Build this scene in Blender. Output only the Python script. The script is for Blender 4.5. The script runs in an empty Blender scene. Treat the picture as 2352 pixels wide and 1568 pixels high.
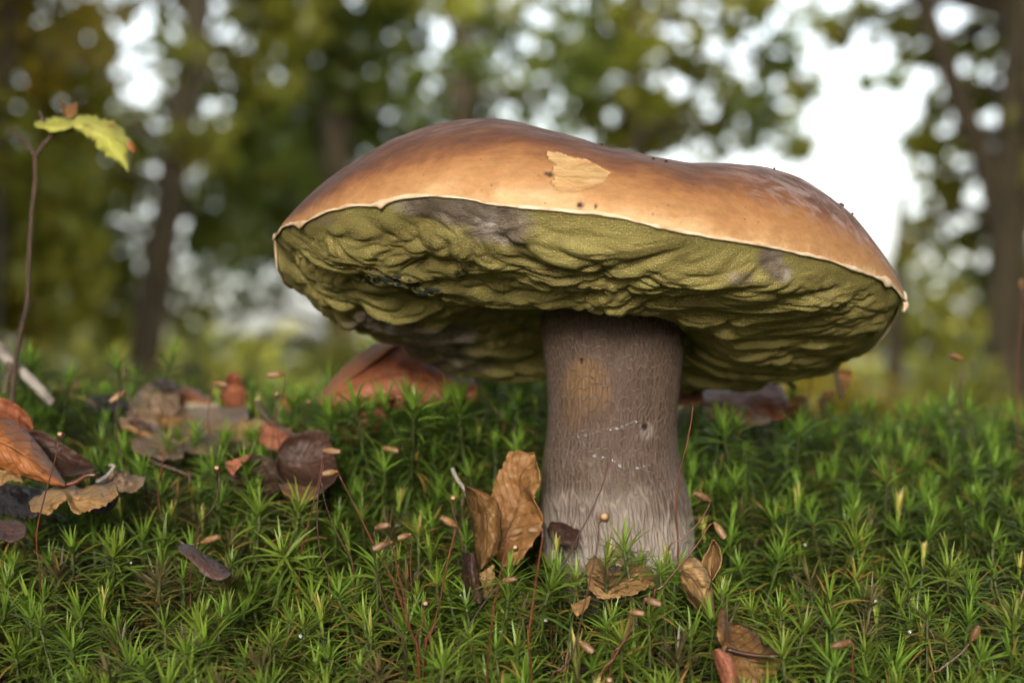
import bpy, math, random
import numpy as np
from mathutils import Vector

# ------------------------------------------------------------------ camera, sky, sun, exposure
sc = bpy.context.scene
COL = sc.collection
W, H = 2352.0, 1568.0                 # pixel grid in which the photograph was measured
LENS = 70.0
FPX = W * LENS / 36.0
PITCH = math.radians(1.5)
CAM = np.array([0.0, -0.5, 0.16])
cd = bpy.data.cameras.new('camera'); cam = bpy.data.objects.new('camera', cd); COL.objects.link(cam)
cam.location = CAM; cam.rotation_euler = (math.radians(90) + PITCH, 0, 0)
cd.lens = LENS; cd.sensor_width = 36; cd.clip_start = 0.02; cd.clip_end = 2000
cd.dof.use_dof = True; cd.dof.focus_distance = 0.447; cd.dof.aperture_fstop = 14.0; cd.dof.aperture_blades = 0
sc.camera = cam

SUN_EL = math.radians(14); SUN_AZ = math.radians(184)     # azimuth clockwise from +Y: behind the camera
world = bpy.data.worlds.new('World'); sc.world = world; world.use_nodes = True
nt = world.node_tree; nt.nodes.clear()
sky = nt.nodes.new('ShaderNodeTexSky'); sky.sky_type = 'NISHITA'; sky.sun_disc = False
sky.sun_elevation = SUN_EL; sky.sun_rotation = SUN_AZ
sky.air_density = 1.0; sky.dust_density = 4.0; sky.ozone_density = 1.0
bg = nt.nodes.new('ShaderNodeBackground'); bg.inputs[1].default_value = 0.15
wo = nt.nodes.new('ShaderNodeOutputWorld')
hs = nt.nodes.new('ShaderNodeHueSaturation'); hs.inputs['Saturation'].default_value = 0.35
nt.links.new(sky.outputs[0], hs.inputs['Color']); nt.links.new(hs.outputs[0], bg.inputs[0]); nt.links.new(bg.outputs[0], wo.inputs[0])

sd = bpy.data.lights.new('sun', 'SUN'); sd.energy = 0.8; sd.angle = math.radians(10); sd.color = (1.0, 0.95, 0.87)
sun = bpy.data.objects.new('sun', sd); COL.objects.link(sun)
sdir = Vector((math.sin(SUN_AZ) * math.cos(SUN_EL), math.cos(SUN_AZ) * math.cos(SUN_EL), math.sin(SUN_EL)))
sun.rotation_euler = sdir.to_track_quat('Z', 'Y').to_euler(); sun.location = (0, -3, 3)
vs = sc.view_settings; vs.view_transform = 'Standard'; vs.look = 'None'; vs.gamma = 1.0; vs.use_curve_mapping = False
vs.exposure = 1.95

rng = np.random.default_rng(7); random.seed(7)

# ------------------------------------------------------------------ helpers
CA, SA = math.cos(PITCH), math.sin(PITCH)
def at(px, py, d):
    """pixel of the photograph + distance along the view axis -> world point(s)"""
    u = (np.asarray(px, float) - W/2) / FPX * d; v = (H/2 - np.asarray(py, float)) / FPX * d
    d = np.asarray(d, float) + 0*u
    return np.stack([CAM[0] + u, CAM[1] + d*CA - v*SA, CAM[2] + d*SA + v*CA], -1)
def proj(p):
    q = np.asarray(p, float) - CAM
    d = q[..., 1]*CA + q[..., 2]*SA; v = -q[..., 1]*SA + q[..., 2]*CA
    return W/2 + q[..., 0]/d*FPX, H/2 - v/d*FPX, d
_perm = np.random.default_rng(3).permutation(256); _perm = np.concatenate([_perm, _perm, _perm])
_grad = np.random.default_rng(4).normal(size=(256, 3)); _grad /= np.linalg.norm(_grad, axis=1)[:, None]
def noise(p):
    p = np.asarray(p, float); i = np.floor(p).astype(int); f = p - i; i &= 255
    u = f*f*f*(f*(f*6-15)+10); r = 0
    for a in (0, 1):
        for b in (0, 1):
            for c in (0, 1):
                h = _perm[_perm[_perm[(i[..., 0]+a) & 255] + ((i[..., 1]+b) & 255)] + ((i[..., 2]+c) & 255)]
                g = _grad[h]
                dot = g[..., 0]*(f[..., 0]-a) + g[..., 1]*(f[..., 1]-b) + g[..., 2]*(f[..., 2]-c)
                w = (u[..., 0] if a else 1-u[..., 0]) * (u[..., 1] if b else 1-u[..., 1]) * (u[..., 2] if c else 1-u[..., 2])
                r = r + w*dot
    return r * 1.5
def sstep(a, b, x):
    t = np.clip((x-a)/(b-a), 0, 1); return t*t*(3-2*t)
def new_mesh(name, V, F, mat=None, smooth=True, cols=None, uv=None, attrs=None):
    me = bpy.data.meshes.new(name)
    V = np.asarray(V, np.float32)
    if isinstance(F, np.ndarray):
        n, k = F.shape
        me.vertices.add(len(V)); me.vertices.foreach_set('co', V.ravel())
        me.loops.add(n*k); me.loops.foreach_set('vertex_index', F.astype(np.int32).ravel())
        me.polygons.add(n); me.polygons.foreach_set('loop_start', np.arange(0, n*k, k, dtype=np.int32))
        me.update(calc_edges=True)
    else:
        me.from_pydata([tuple(map(float, v)) for v in V], [], F)
    if smooth: me.polygons.foreach_set('use_smooth', np.ones(len(me.polygons), bool))
    if cols is not None:
        a = me.color_attributes.new('Col', 'FLOAT_COLOR', 'POINT')
        c = np.ones((len(V), 4), np.float32); c[:, :3] = cols; a.data.foreach_set('color', c.ravel())
    for k, v in (attrs or {}).items():
        v = np.asarray(v, np.float32)
        if v.ndim == 1:
            a = me.attributes.new(k, 'FLOAT', 'POINT'); a.data.foreach_set('value', v)
        else:
            a = me.attributes.new(k, 'FLOAT_VECTOR', 'POINT'); a.data.foreach_set('vector', v.ravel())
    if mat: me.materials.append(mat)
    me.update()
    return me
def obj(name, me, parent=None):
    o = bpy.data.objects.new(name, me); COL.objects.link(o)
    if parent is not None:
        o.parent = parent; o.matrix_parent_inverse = parent_inv(parent)
    return o
def parent_inv(p):
    from mathutils import Matrix
    m = Matrix.Translation(p.location) @ p.rotation_euler.to_matrix().to_4x4() if p.parent is None else Matrix.Identity(4)
    return m.inverted()
def tag(o, label, cat, group=None, kind=None):
    o['label'] = label
    if cat: o['category'] = cat
    if group: o['group'] = group
    if kind: o['kind'] = kind
    return o
def thing(name, loc, label, cat, group=None):
    o = bpy.data.objects.new(name, None); COL.objects.link(o); o.empty_display_size = 0.01
    o.location = tuple(map(float, loc)); return tag(o, label, cat, group)
def grid_faces(nu, nv, wrap=False, off=0):
    i = np.arange(nu-1)[:, None]; j = np.arange(nv if wrap else nv-1)[None, :]; j2 = (j+1) % nv
    return (np.stack([i*nv+j, (i+1)*nv+j, (i+1)*nv+j2, i*nv+j2], -1) + off).reshape(-1, 4)
def spline(P, n):
    """Catmull-Rom through points, n samples"""
    P = np.asarray(P, float)
    if len(P) == 2: return P[0] + (P[1]-P[0]) * np.linspace(0, 1, n)[:, None]
    Q = np.vstack([2*P[0]-P[1], P, 2*P[-1]-P[-2]])
    L = np.r_[0, np.cumsum(np.linalg.norm(np.diff(P[:, :3], axis=0), axis=1) + 1e-9)]; L /= L[-1]
    s = np.linspace(0, 1, n); k = np.clip(np.searchsorted(L, s, 'right')-1, 0, len(P)-2)
    t = ((s-L[k])/(L[k+1]-L[k]))[:, None]
    a, b, c, d = Q[k], Q[k+1], Q[k+2], Q[k+3]
    return 0.5*((2*b) + (c-a)*t + (2*a-5*b+4*c-d)*t*t + (3*b-a-3*c+d)*t**3)
def tube(P, R, sides=8, cap=True):
    P = np.asarray(P, float); n = len(P); R = np.broadcast_to(np.asarray(R, float), (n,))
    T = np.gradient(P, axis=0); T /= np.linalg.norm(T, axis=1)[:, None] + 1e-12
    ref = np.array([0.31, 0.93, 0.2]); 
    V = []
    for k in range(n):
        a = np.cross(T[k], ref); a /= np.linalg.norm(a) + 1e-12; b = np.cross(T[k], a)
        ang = np.linspace(0, 2*np.pi, sides, endpoint=False)
        V.append(P[k] + R[k]*(np.cos(ang)[:, None]*a + np.sin(ang)[:, None]*b))
    V = np.concatenate(V); F = grid_faces(n, sides, True)
    if cap:
        V = np.vstack([V, P[0], P[-1]])
        e = np.arange(sides); f = (e+1) % sides
        F = np.vstack([F, np.stack([e, f, f*0+len(V)-2, f*0+len(V)-2], -1), np.stack([(n-1)*sides+f, (n-1)*sides+e, e*0+len(V)-1, e*0+len(V)-1], -1)])
        F = [tuple(dict.fromkeys(map(int, q))) for q in F]
    return V, F

# ------------------------------------------------------------------ materials
def mat(name):
    m = bpy.data.materials.new(name); m.use_nodes = True
    t = m.node_tree; b = t.nodes['Principled BSDF']; return m, t, b
def nd(t, typ, **kw):
    n = t.nodes.new(typ)
    for k, v in kw.items():
        if k.startswith('i_'):
            key = k[2:]; n.inputs[int(key) if key.isdigit() else key.replace('_', ' ')].default_value = v
        else: setattr(n, k, v)
    return n
def ln(t, a, b): t.links.new(a, b)
def mixc(t, fac, a, b, blend='MIX'):
    n = t.nodes.new('ShaderNodeMix'); n.data_type = 'RGBA'; n.blend_type = blend
    for s, v in ((n.inputs[0], fac), (n.inputs[6], a), (n.inputs[7], b)):
        if hasattr(v, 'is_linked'): ln(t, v, s)
        elif isinstance(v, (int, float)): s.default_value = v
        else: s.default_value = (*v, 1)
    return n.outputs[2]
def mth(t, op, a, b=None, c=None, clamp=False):
    n = t.nodes.new('ShaderNodeMath'); n.operation = op; n.use_clamp = clamp
    for s, v in zip(n.inputs, (a, b, c)):
        if v is None: continue
        if hasattr(v, 'is_linked'): ln(t, v, s)
        else: s.default_value = v
    return n.outputs[0]
def maprange(t, x, a, b, c=0.0, d=1.0, smooth=True):
    n = t.nodes.new('ShaderNodeMapRange'); n.interpolation_type = 'SMOOTHSTEP' if smooth else 'LINEAR'
    if hasattr(x, 'is_linked'): ln(t, x, n.inputs[0])
    for i, v in enumerate((a, b, c, d)): n.inputs[i+1].default_value = v
    return n.outputs[0]
def ramp(t, x, stops):
    n = t.nodes.new('ShaderNodeValToRGB'); e = n.color_ramp.elements
    while len(e) < len(stops): e.new(0.5)
    for k, (p, c) in enumerate(stops): e[k].position = p; e[k].color = (*c, 1)
    ln(t, x, n.inputs[0]); return n.outputs[0]
def noiseT(t, scale, detail=4, vec=None, rough=0.55, dist=0.0):
    n = nd(t, 'ShaderNodeTexNoise', i_Scale=scale, i_Detail=detail, i_Roughness=rough, i_Distortion=dist)
    if vec is not None: ln(t, vec, n.inputs['Vector'])
    return n
def objco(t, sx=1, sy=1, sz=1):
    tc = nd(t, 'ShaderNodeTexCoord'); mp = nd(t, 'ShaderNodeMapping'); mp.inputs['Scale'].default_value = (sx, sy, sz)
    ln(t, tc.outputs['Object'], mp.inputs[0]); return mp.outputs[0]
def attr(t, name): return nd(t, 'ShaderNodeAttribute', attribute_name=name)
def bump(t, b, h, dist, strength=1.0, prev=None):
    n = nd(t, 'ShaderNodeBump', i_Strength=strength, i_Distance=dist); ln(t, h, n.inputs['Height'])
    if prev is not None: ln(t, prev, n.inputs['Normal'])
    ln(t, n.outputs[0], b.inputs['Normal']); return n.outputs[0]

def leaf_shade(m, t, b, col, trans):
    """let a thin leaf pass light"""
    out = [n for n in t.nodes if n.type == 'OUTPUT_MATERIAL'][0]
    tr = nd(t, 'ShaderNodeBsdfTranslucent'); ln(t, col, tr.inputs[0])
    mx = nd(t, 'ShaderNodeMixShader'); mx.inputs[0].default_value = trans
    ln(t, b.outputs[0], mx.inputs[1]); ln(t, tr.outputs[0], mx.inputs[2]); ln(t, mx.outputs[0], out.inputs[0])

def make_cap_mat():
    m, t, b = mat('bolete_cap_skin')
    co = objco(t); g = attr(t, 'g').outputs['Fac']; side = attr(t, 'side').outputs['Fac']; bloom = attr(t, 'bloom').outputs['Fac']
    n1 = noiseT(t, 28, 5, co, 0.6, 0.6); n2 = noiseT(t, 110, 5, objco(t, 0.6, 1, 1.6), 0.65); n3 = noiseT(t, 900, 3, objco(t, 1, 1, 1))
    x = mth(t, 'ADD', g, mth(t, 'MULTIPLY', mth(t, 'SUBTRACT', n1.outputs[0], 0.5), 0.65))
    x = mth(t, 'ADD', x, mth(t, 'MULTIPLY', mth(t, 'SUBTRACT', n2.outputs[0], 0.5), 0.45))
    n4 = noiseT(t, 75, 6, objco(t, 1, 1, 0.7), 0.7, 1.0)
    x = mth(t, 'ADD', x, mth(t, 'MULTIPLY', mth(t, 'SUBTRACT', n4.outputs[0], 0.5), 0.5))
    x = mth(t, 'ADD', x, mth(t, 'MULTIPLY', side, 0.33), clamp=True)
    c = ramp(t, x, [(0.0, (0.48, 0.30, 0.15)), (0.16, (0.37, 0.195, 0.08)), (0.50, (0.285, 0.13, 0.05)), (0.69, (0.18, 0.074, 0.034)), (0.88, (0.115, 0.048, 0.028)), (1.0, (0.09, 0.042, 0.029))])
    hv = nd(t, 'ShaderNodeHueSaturation'); ln(t, c, hv.inputs['Color']); ln(t, maprange(t, noiseT(t, 420, 5, objco(t, 0.5, 1, 1.3), 0.75).outputs[0], 0.3, 0.7, 0.84, 1.14), hv.inputs['Value']); c = hv.outputs[0]
    # pale frosty bloom, broken into fine streaks
    s1 = noiseT(t, 260, 4, objco(t, 0.35, 1, 1.2), 0.7, 0.4)
    bl = mth(t, 'MULTIPLY', maprange(t, s1.outputs[0], 0.42, 0.66), bloom)
    c = mixc(t, mth(t, 'MULTIPLY', bl, 0.8), c, (0.36, 0.25, 0.23))
    sp = nd(t, 'ShaderNodeTexVoronoi', i_Scale=260.0); ln(t, co, sp.inputs['Vector'])
    spk = maprange(t, sp.outputs['Distance'], 0.05, 0.10, 1, 0)
    c = mixc(t, mth(t, 'MULTIPLY', spk, 0.45), c, (0.06, 0.028, 0.015))
    hole = attr(t, 'hole').outputs['Fac']
    c = mixc(t, hole, c, (0.02, 0.014, 0.01))
    ln(t, c, b.inputs['Base Color']); b.inputs['Roughness'].default_value = 0.5
    ln(t, maprange(t, n2.outputs[0], 0.3, 0.7, 0.62, 0.8), b.inputs['Roughness'])
    b.inputs['Specular IOR Level'].default_value = 0.35
    b.inputs['Subsurface Weight'].default_value = 0.08; b.inputs['Subsurface Scale'].default_value = 0.002
    p = bump(t, b, n2.outputs[0], 0.0009, 0.5); bump(t, b, n3.outputs[0], 0.00025, 0.5, p)
    return m
def make_flesh_mat():
    m, t, b = mat('bared_cap_flesh'); co = objco(t, 0.5, 1, 1.5)
    n = noiseT(t, 210, 5, co, 0.6, 1.2); n2 = noiseT(t, 60, 3, co)
    c = ramp(t, mth(t, 'ADD', mth(t, 'MULTIPLY', n.outputs[0], 0.5), mth(t, 'MULTIPLY', n2.outputs[0], 0.5)), [(0.32, (0.31, 0.16, 0.06)), (0.47, (0.44, 0.27, 0.115)), (0.62, (0.55, 0.38, 0.19))])
    ln(t, c, b.inputs['Base Color']); b.inputs['Roughness'].default_value = 0.6; bump(t, b, n.outputs[0], 0.0012, 0.8); return m
def make_margin_mat():
    m, t, b = mat('cream_cap_margin'); n = noiseT(t, 170, 4, objco(t))
    c = ramp(t, n.outputs[0], [(0.3, (0.40, 0.24, 0.12)), (0.5, (0.58, 0.43, 0.28)), (0.7, (0.68, 0.56, 0.42))])
    ln(t, c, b.inputs['Base Color']); b.inputs['Roughness'].default_value = 0.55; bump(t, b, n.outputs[0], 0.0008, 0.5); return m
def make_pore_mat():
    m, t, b = mat('olive_pore_surface'); co = objco(t)
    dirt = attr(t, 'stain').outputs['Fac']; blk = attr(t, 'slug').outputs['Fac']; cre = attr(t, 'crease_shade').outputs['Fac']
    n1 = noiseT(t, 34, 4, co, 0.6, 0.5); n2 = noiseT(t, 120, 4, co)
    c = ramp(t, n1.outputs[0], [(0.28, (0.21, 0.165, 0.052)), (0.45, (0.295, 0.25, 0.076)), (0.58, (0.39, 0.33, 0.105)), (0.72, (0.32, 0.305, 0.10))])
    c = mixc(t, mth(t, 'MULTIPLY', maprange(t, n2.outputs[0], 0.45, 0.7), 0.35), c, (0.26, 0.17, 0.05))
    c = mixc(t, mth(t, 'MULTIPLY', cre, 0.6), c, (0.10, 0.065, 0.022))  # dark tint painted into the creases for the shadow lines under the folds
    v = nd(t, 'ShaderNodeTexVoronoi', i_Scale=1850.0, i_Randomness=0.7); ln(t, co, v.inputs['Vector'])
    pore = maprange(t, v.outputs['Distance'], 0.1, 0.52, 1, 0)
    c = mixc(t, mth(t, 'MULTIPLY', mth(t, 'SUBTRACT', 1.0, pore), 0.62), c, (0.11, 0.09, 0.03))
    pale = mth(t, 'MULTIPLY', pore, maprange(t, noiseT(t, 1500, 2, co).outputs[0], 0.52, 0.7))
    c = mixc(t, mth(t, 'MULTIPLY', pale, 0.55), c, (0.52, 0.49, 0.22))
    gn = noiseT(t, 90, 5, co, 0.65); st = mth(t, 'MULTIPLY', dirt, maprange(t, gn.outputs[0], 0.12, 0.40))
    c = mixc(t, mth(t, 'MULTIPLY', st, 0.85), c, ramp(t, gn.outputs[0], [(0.36, (0.055, 0.04, 0.036)), (0.52, (0.14, 0.105, 0.09)), (0.68, (0.36, 0.32, 0.29))]))
    bn = noiseT(t, 330, 4, co, 0.7); c = mixc(t, mth(t, 'MULTIPLY', blk, maprange(t, bn.outputs[0], 0.44, 0.56)), c, (0.012, 0.016, 0.012))
    ln(t, c, b.inputs['Base Color']); b.inputs['Roughness'].default_value = 0.62; b.inputs['Specular IOR Level'].default_value = 0.25
    p = bump(t, b, n2.outputs[0], 0.001, 0.5); bump(t, b, pore, 0.0003, 0.7, p); return m
def make_stem_mat():
    m, t, b = mat('netted_mushroom_stem'); uv = attr(t, 'wrap').outputs['Vector']
    hgt = attr(t, 'hgt').outputs['Fac']; bare = attr(t, 'bare').outputs['Fac']; hole = attr(t, 'hole').outputs['Fac']
    nz = noiseT(t, 160, 3, uv)
    wv = nd(t, 'ShaderNodeVectorMath', operation='MULTIPLY_ADD'); ln(t, nz.outputs['Color'], wv.inputs[0]); wv.inputs[1].default_value = (0.0016, 0.0026, 0); ln(t, uv, wv.inputs[2])
    def net(sx, sz):
        mp = nd(t, 'ShaderNodeMapping'); ln(t, wv.outputs[0], mp.inputs[0]); mp.inputs['Scale'].default_value = (sx, sz, 0)
        v = nd(t, 'ShaderNodeTexVoronoi', feature='DISTANCE_TO_EDGE', i_Scale=1.0); v.voronoi_dimensions = '2D'; ln(t, mp.outputs[0], v.inputs['Vector']); return v.outputs[0]
    e = net(950, 400); e2 = net(1000, 125)
    line = maprange(t, e, 0.01, 0.13, 1, 0); line2 = maprange(t, e2, 0.02, 0.2, 1, 0)
    lines = mth(t, 'MAXIMUM', mth(t, 'MULTIPLY', line, maprange(t, hgt, 0.2, 0.55, 0.12, 1)), mth(t, 'MULTIPLY', line2, maprange(t, hgt, 0.15, 0.65, 0.75, 0.12)))
    mp = nd(t, 'ShaderNodeMapping'); ln(t, uv, mp.inputs[0]); mp.inputs['Scale'].default_value = (420, 40, 0)
    fib = noiseT(t, 1.0, 5, mp.outputs[0], 0.65); blot = noiseT(t, 70, 4, uv)
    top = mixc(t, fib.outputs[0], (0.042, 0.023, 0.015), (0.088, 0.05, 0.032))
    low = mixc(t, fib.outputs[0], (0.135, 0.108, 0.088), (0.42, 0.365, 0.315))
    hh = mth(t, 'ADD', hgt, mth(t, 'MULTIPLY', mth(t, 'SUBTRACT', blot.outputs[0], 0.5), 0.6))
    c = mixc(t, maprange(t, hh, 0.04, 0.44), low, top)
    c = mixc(t, mth(t, 'MULTIPLY', mth(t, 'MULTIPLY', bare, maprange(t, blot.outputs[0], 0.3, 0.6)), 0.5), c, mixc(t, fib.outputs[0], (0.16, 0.08, 0.026), (0.27, 0.155, 0.06)))
    c = mixc(t, mth(t, 'MULTIPLY', lines, mth(t, 'SUBTRACT', 0.65, mth(t, 'MULTIPLY', bare, 0.35))), c, (0.27, 0.21, 0.17))
    c = mixc(t, hole, c, (0.015, 0.011, 0.01))
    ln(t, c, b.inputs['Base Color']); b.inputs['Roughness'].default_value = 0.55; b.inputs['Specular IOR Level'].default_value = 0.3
    hh2 = mth(t, 'ADD', mth(t, 'MULTIPLY', lines, 0.6), mth(t, 'MULTIPLY', fib.outputs[0], 1.0))
    bump(t, b, hh2, 0.0011, 0.9); return m
def make_moss_mat():
    m, t, b = mat('haircap_moss_leaf'); a = attr(t, 'Col'); oi = nd(t, 'ShaderNodeObjectInfo')
    h = nd(t, 'ShaderNodeHueSaturation'); ln(t, a.outputs['Color'], h.inputs['Color'])
    ln(t, maprange(t, oi.outputs['Random'], 0, 1, 0.485, 0.512, False), h.inputs['Hue']); ln(t, maprange(t, mth(t, 'FRACT', mth(t, 'MULTIPLY', oi.outputs['Random'], 7.3)), 0, 1, 0.85, 1.15, False), h.inputs['Value'])
    c = h.outputs[0]
    ln(t, c, b.inputs['Base Color']); b.inputs['Roughness'].default_value = 0.42; b.inputs['Specular IOR Level'].default_value = 0.4
    leaf_shade(m, t, b, c, 0.38); return m
def make_dead_leaf_mat(name, c1, c2, c3, dark=0.0, rough=0.55, trans=0.12, vein=0.35):
    m, t, b = mat(name); uvn = nd(t, 'ShaderNodeAttribute', attribute_name='lv'); s = nd(t, 'ShaderNodeSeparateXYZ'); ln(t, uvn.outputs['Vector'], s.inputs[0])
    u, v = s.outputs[0], s.outputs[1]; co = objco(t)
    av = mth(t, 'ABSOLUTE', mth(t, 'SUBTRACT', v, 0.5))
    n1 = noiseT(t, 70, 5, co, 0.65, 0.4); n2 = noiseT(t, 380, 4, co, 0.7); nw = noiseT(t, 45, 2, co)
    k = mth(t, 'ADD', mth(t, 'MULTIPLY', mth(t, 'SUBTRACT', u, mth(t, 'MULTIPLY', av, 0.55)), 9.0), mth(t, 'MULTIPLY', nw.outputs[0], 0.8))
    sv = mth(t, 'ABSOLUTE', mth(t, 'SUBTRACT', mth(t, 'FRACT', k), 0.5)); side = maprange(t, sv, 0.0, 0.09, 1, 0)
    mid = maprange(t, av, 0.008, 0.03, 1, 0); ve = mth(t, 'MAXIMUM', mid, mth(t, 'MULTIPLY', side, 0.7))
    c = ramp(t, mth(t, 'ADD', mth(t, 'MULTIPLY', n1.outputs[0], 0.75), mth(t, 'MULTIPLY', n2.outputs[0], 0.25)), [(0.3, c1), (0.5, c2), (0.7, c3)])
    c = mixc(t, mth(t, 'MULTIPLY', ve, vein), c, tuple(0.45*x for x in c1))
    sp = maprange(t, noiseT(t, 150, 5, co, 0.75).outputs[0], 0.60, 0.70); c = mixc(t, mth(t, 'MULTIPLY', sp, 0.6), c, tuple(0.3*x for x in c1))
    ln(t, c, b.inputs['Base Color']); b.inputs['Roughness'].default_value = rough; b.inputs['Specular IOR Level'].default_value = 0.35
    p = bump(t, b, n2.outputs[0], 0.0006, 0.6); p = bump(t, b, noiseT(t, 190, 3, co, 0.5, 0.8).outputs[0], 0.0022, 0.7, p); bump(t, b, mth(t, 'MULTIPLY', ve, -1.0), 0.0006, 0.6, p)
    leaf_shade(m, t, b, c, trans); return m
def make_simple(name, c1, c2, scale=200, rough=0.5, bmp=0.0, spec=0.4, detail=4, sx=1, sy=1, sz=1):
    m, t, b = mat(name); n = noiseT(t, scale, detail, objco(t, sx, sy, sz), 0.6)
    c = ramp(t, n.outputs[0], [(0.32, c1), (0.68, c2)]); ln(t, c, b.inputs['Base Color']); b.inputs['Roughness'].default_value = rough; b.inputs['Specular IOR Level'].default_value = spec
    if bmp: bump(t, b, n.outputs[0], bmp, 0.8)
    return m
def make_soil():
    m, t, b = mat('dark_forest_soil'); co = objco(t); n = noiseT(t, 120, 6, co, 0.7); n2 = noiseT(t, 3, 5, co)
    c = ramp(t, n.outputs[0], [(0.3, (0.012, 0.009, 0.006)), (0.55, (0.035, 0.025, 0.015)), (0.75, (0.09, 0.06, 0.03))])
    c = mixc(t, mth(t, 'MULTIPLY', maprange(t, n2.outputs[0], 0.4, 0.6), 0.5), c, (0.06, 0.06, 0.02))
    n5 = noiseT(t, 22, 6, co, 0.75); far = nd(t, 'ShaderNodeVectorMath', operation='LENGTH'); ln(t, co, far.inputs[0])
    c = mixc(t, mth(t, 'MULTIPLY', maprange(t, far.outputs['Value'], 0.45, 1.2), 0.9), c, ramp(t, n5.outputs[0], [(0.3, (0.03, 0.02, 0.01)), (0.48, (0.10, 0.06, 0.025)), (0.6, (0.16, 0.10, 0.04)), (0.75, (0.07, 0.09, 0.02))]))
    b.inputs['Specular IOR Level'].default_value = 0.1
    ln(t, c, b.inputs['Base Color']); b.inputs['Roughness'].default_value = 0.85; bump(t, b, n.outputs[0], 0.004, 1.0); return m
def make_foliage():
    m, t, b = mat('tree_foliage'); a = attr(t, 'Col'); c = a.outputs['Color']
    n = noiseT(t, 9, 2, objco(t)); h = nd(t, 'ShaderNodeHueSaturation'); ln(t, c, h.inputs['Color']); ln(t, maprange(t, n.outputs[0], 0.3, 0.7, 0.8, 1.2), h.inputs['Value']); c = h.outputs[0]
    ln(t, c, b.inputs['Base Color']); b.inputs['Roughness'].default_value = 0.45; leaf_shade(m, t, b, c, 0.58); return m
M_CAP, M_FLESH, M_MARGIN, M_PORE, M_STEM = make_cap_mat(), make_flesh_mat(), make_margin_mat(), make_pore_mat(), make_stem_mat()
M_MOSS, M_SOIL, M_FOL = make_moss_mat(), make_soil(), make_foliage()
M_BARK = make_simple('dark_tree_bark', (0.045, 0.036, 0.02), (0.12, 0.09, 0.05), 30, 0.85, 0.01, sx=1, sy=1, sz=0.25)
M_SETA = make_simple('red_brown_seta', (0.035, 0.009, 0.004), (0.13, 0.028, 0.010), 90, 0.28, 0, 0.5)
M_SETAD = make_simple('dark_brown_seta', (0.018, 0.008, 0.006), (0.07, 0.022, 0.012), 90, 0.3, 0, 0.5)
M_CAPS = make_simple('tan_moss_capsule', (0.075, 0.032, 0.012), (0.22, 0.115, 0.045), 260, 0.5, 0.0003, 0.5)
M_MOUTH = make_simple('pale_capsule_mouth', (0.26, 0.15, 0.07), (0.42, 0.27, 0.14), 500, 0.5)
M_TWIG = make_simple('grey_twig_bark', (0.045, 0.035, 0.03), (0.40, 0.36, 0.31), 75, 0.75, 0.0006, 0.3, 5, 1, 1, 1)
M_TWIGD = make_simple('dark_twig_bark', (0.03, 0.02, 0.015), (0.12, 0.085, 0.06), 160, 0.75, 0.0004, 0.3)
M_SAPL = make_simple('red_brown_sapling_bark', (0.02, 0.013, 0.009), (0.085, 0.048, 0.028), 130, 0.65, 0.0003, 0.3)
M_SPECK = make_simple('dark_debris', (0.015, 0.01, 0.008), (0.06, 0.04, 0.025), 600, 0.8)
md, t_, b_ = mat('dew_drop'); b_.inputs['Base Color'].default_value = (0.95, 0.97, 1, 1); b_.inputs['Roughness'].default_value = 0.02; b_.inputs['Transmission Weight'].default_value = 0.85; b_.inputs['IOR'].default_value = 1.33
b_.inputs['Specular IOR Level'].default_value = 0.8; M_DEW = md

# ------------------------------------------------------------------ ground: a mossy bank in front, forest floor behind
ZC = CAM[2]
def moss_top(x, y):
    """height of the moss carpet's surface (world z)"""
    x = np.asarray(x, float); y = np.asarray(y, float)
    yk = np.array([-3.0, -0.50, -0.30, -0.08, 0.0, 0.06, 0.10, 0.135, 0.17, 0.22, 0.32, 0.5, 0.9, 60])
    zk = np.array([-0.16, -0.155, -0.110, -0.0585, -0.036, -0.020, -0.009, -0.004, -0.008, -0.018, -0.06, -0.115, -0.155, -0.16])
    z = np.interp(y, yk, zk)
    z = (z + np.interp(y-0.012, yk, zk) + np.interp(y+0.012, yk, zk)) / 3
    bumps = 0.0042*noise(np.stack([x*22, y*22, 0*x+3.7], -1)) + 0.003*noise(np.stack([x*55, y*55, 0*x+1.7], -1))
    lft = (0.006*np.exp(-((x+0.16)/0.06)**2) - 0.0025*sstep(0.05, 0.13, x)) * sstep(-0.02, 0.06, y)
    lft = lft + 0.011*np.exp(-((x+0.012)/0.045)**2)*sstep(0.015, 0.08, y) + 0.005*np.exp(-((x-0.025)**2+(y+0.028)**2)/0.026**2)
    fade = np.exp(-(np.maximum(np.abs(x)-0.6, 0)/0.5)**2)
    z = (z + 0.16)*fade - 0.16 + (bumps + lft) * np.exp(-(np.maximum(np.hypot(x, y)-0.4, 0)/0.2)**2)
    return ZC + z
def hit(px, py, lift=0.0):
    """distance at which the sight line of a pixel meets the moss surface"""
    d = np.linspace(0.30, 0.75, 1400); p = at(px, py, d)
    below = p[:, 2] <= moss_top(p[:, 0], p[:, 1]) + lift
    return float(d[np.argmax(below)]) if below.any() else 0.635
SOIL = 0.024
def axis_grid(lo, hi, fine_lo, fine_hi, nf, nc):
    a = np.linspace(fine_lo, fine_hi, nf); k = np.linspace(0, 1, nc+1)[1:]**3
    return np.concatenate([(fine_lo - k*(fine_lo-lo))[::-1], a, fine_hi + k*(hi-fine_hi)])
gx = axis_grid(-400, 400, -0.45, 0.45, 150, 26); gy = axis_grid(-60, 700, -0.35, 0.45, 140, 26)
GX, GY = np.meshgrid(gx, gy, indexing='ij')
GZ = moss_top(GX, GY) - SOIL*np.exp(-(np.maximum(np.hypot(GX, GY)-0.4, 0)/0.3)**2)
GZ += 0.002*noise(np.stack([GX*90, GY*90, 0*GX], -1)) * (np.hypot(GX, GY) < 0.5)
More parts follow.
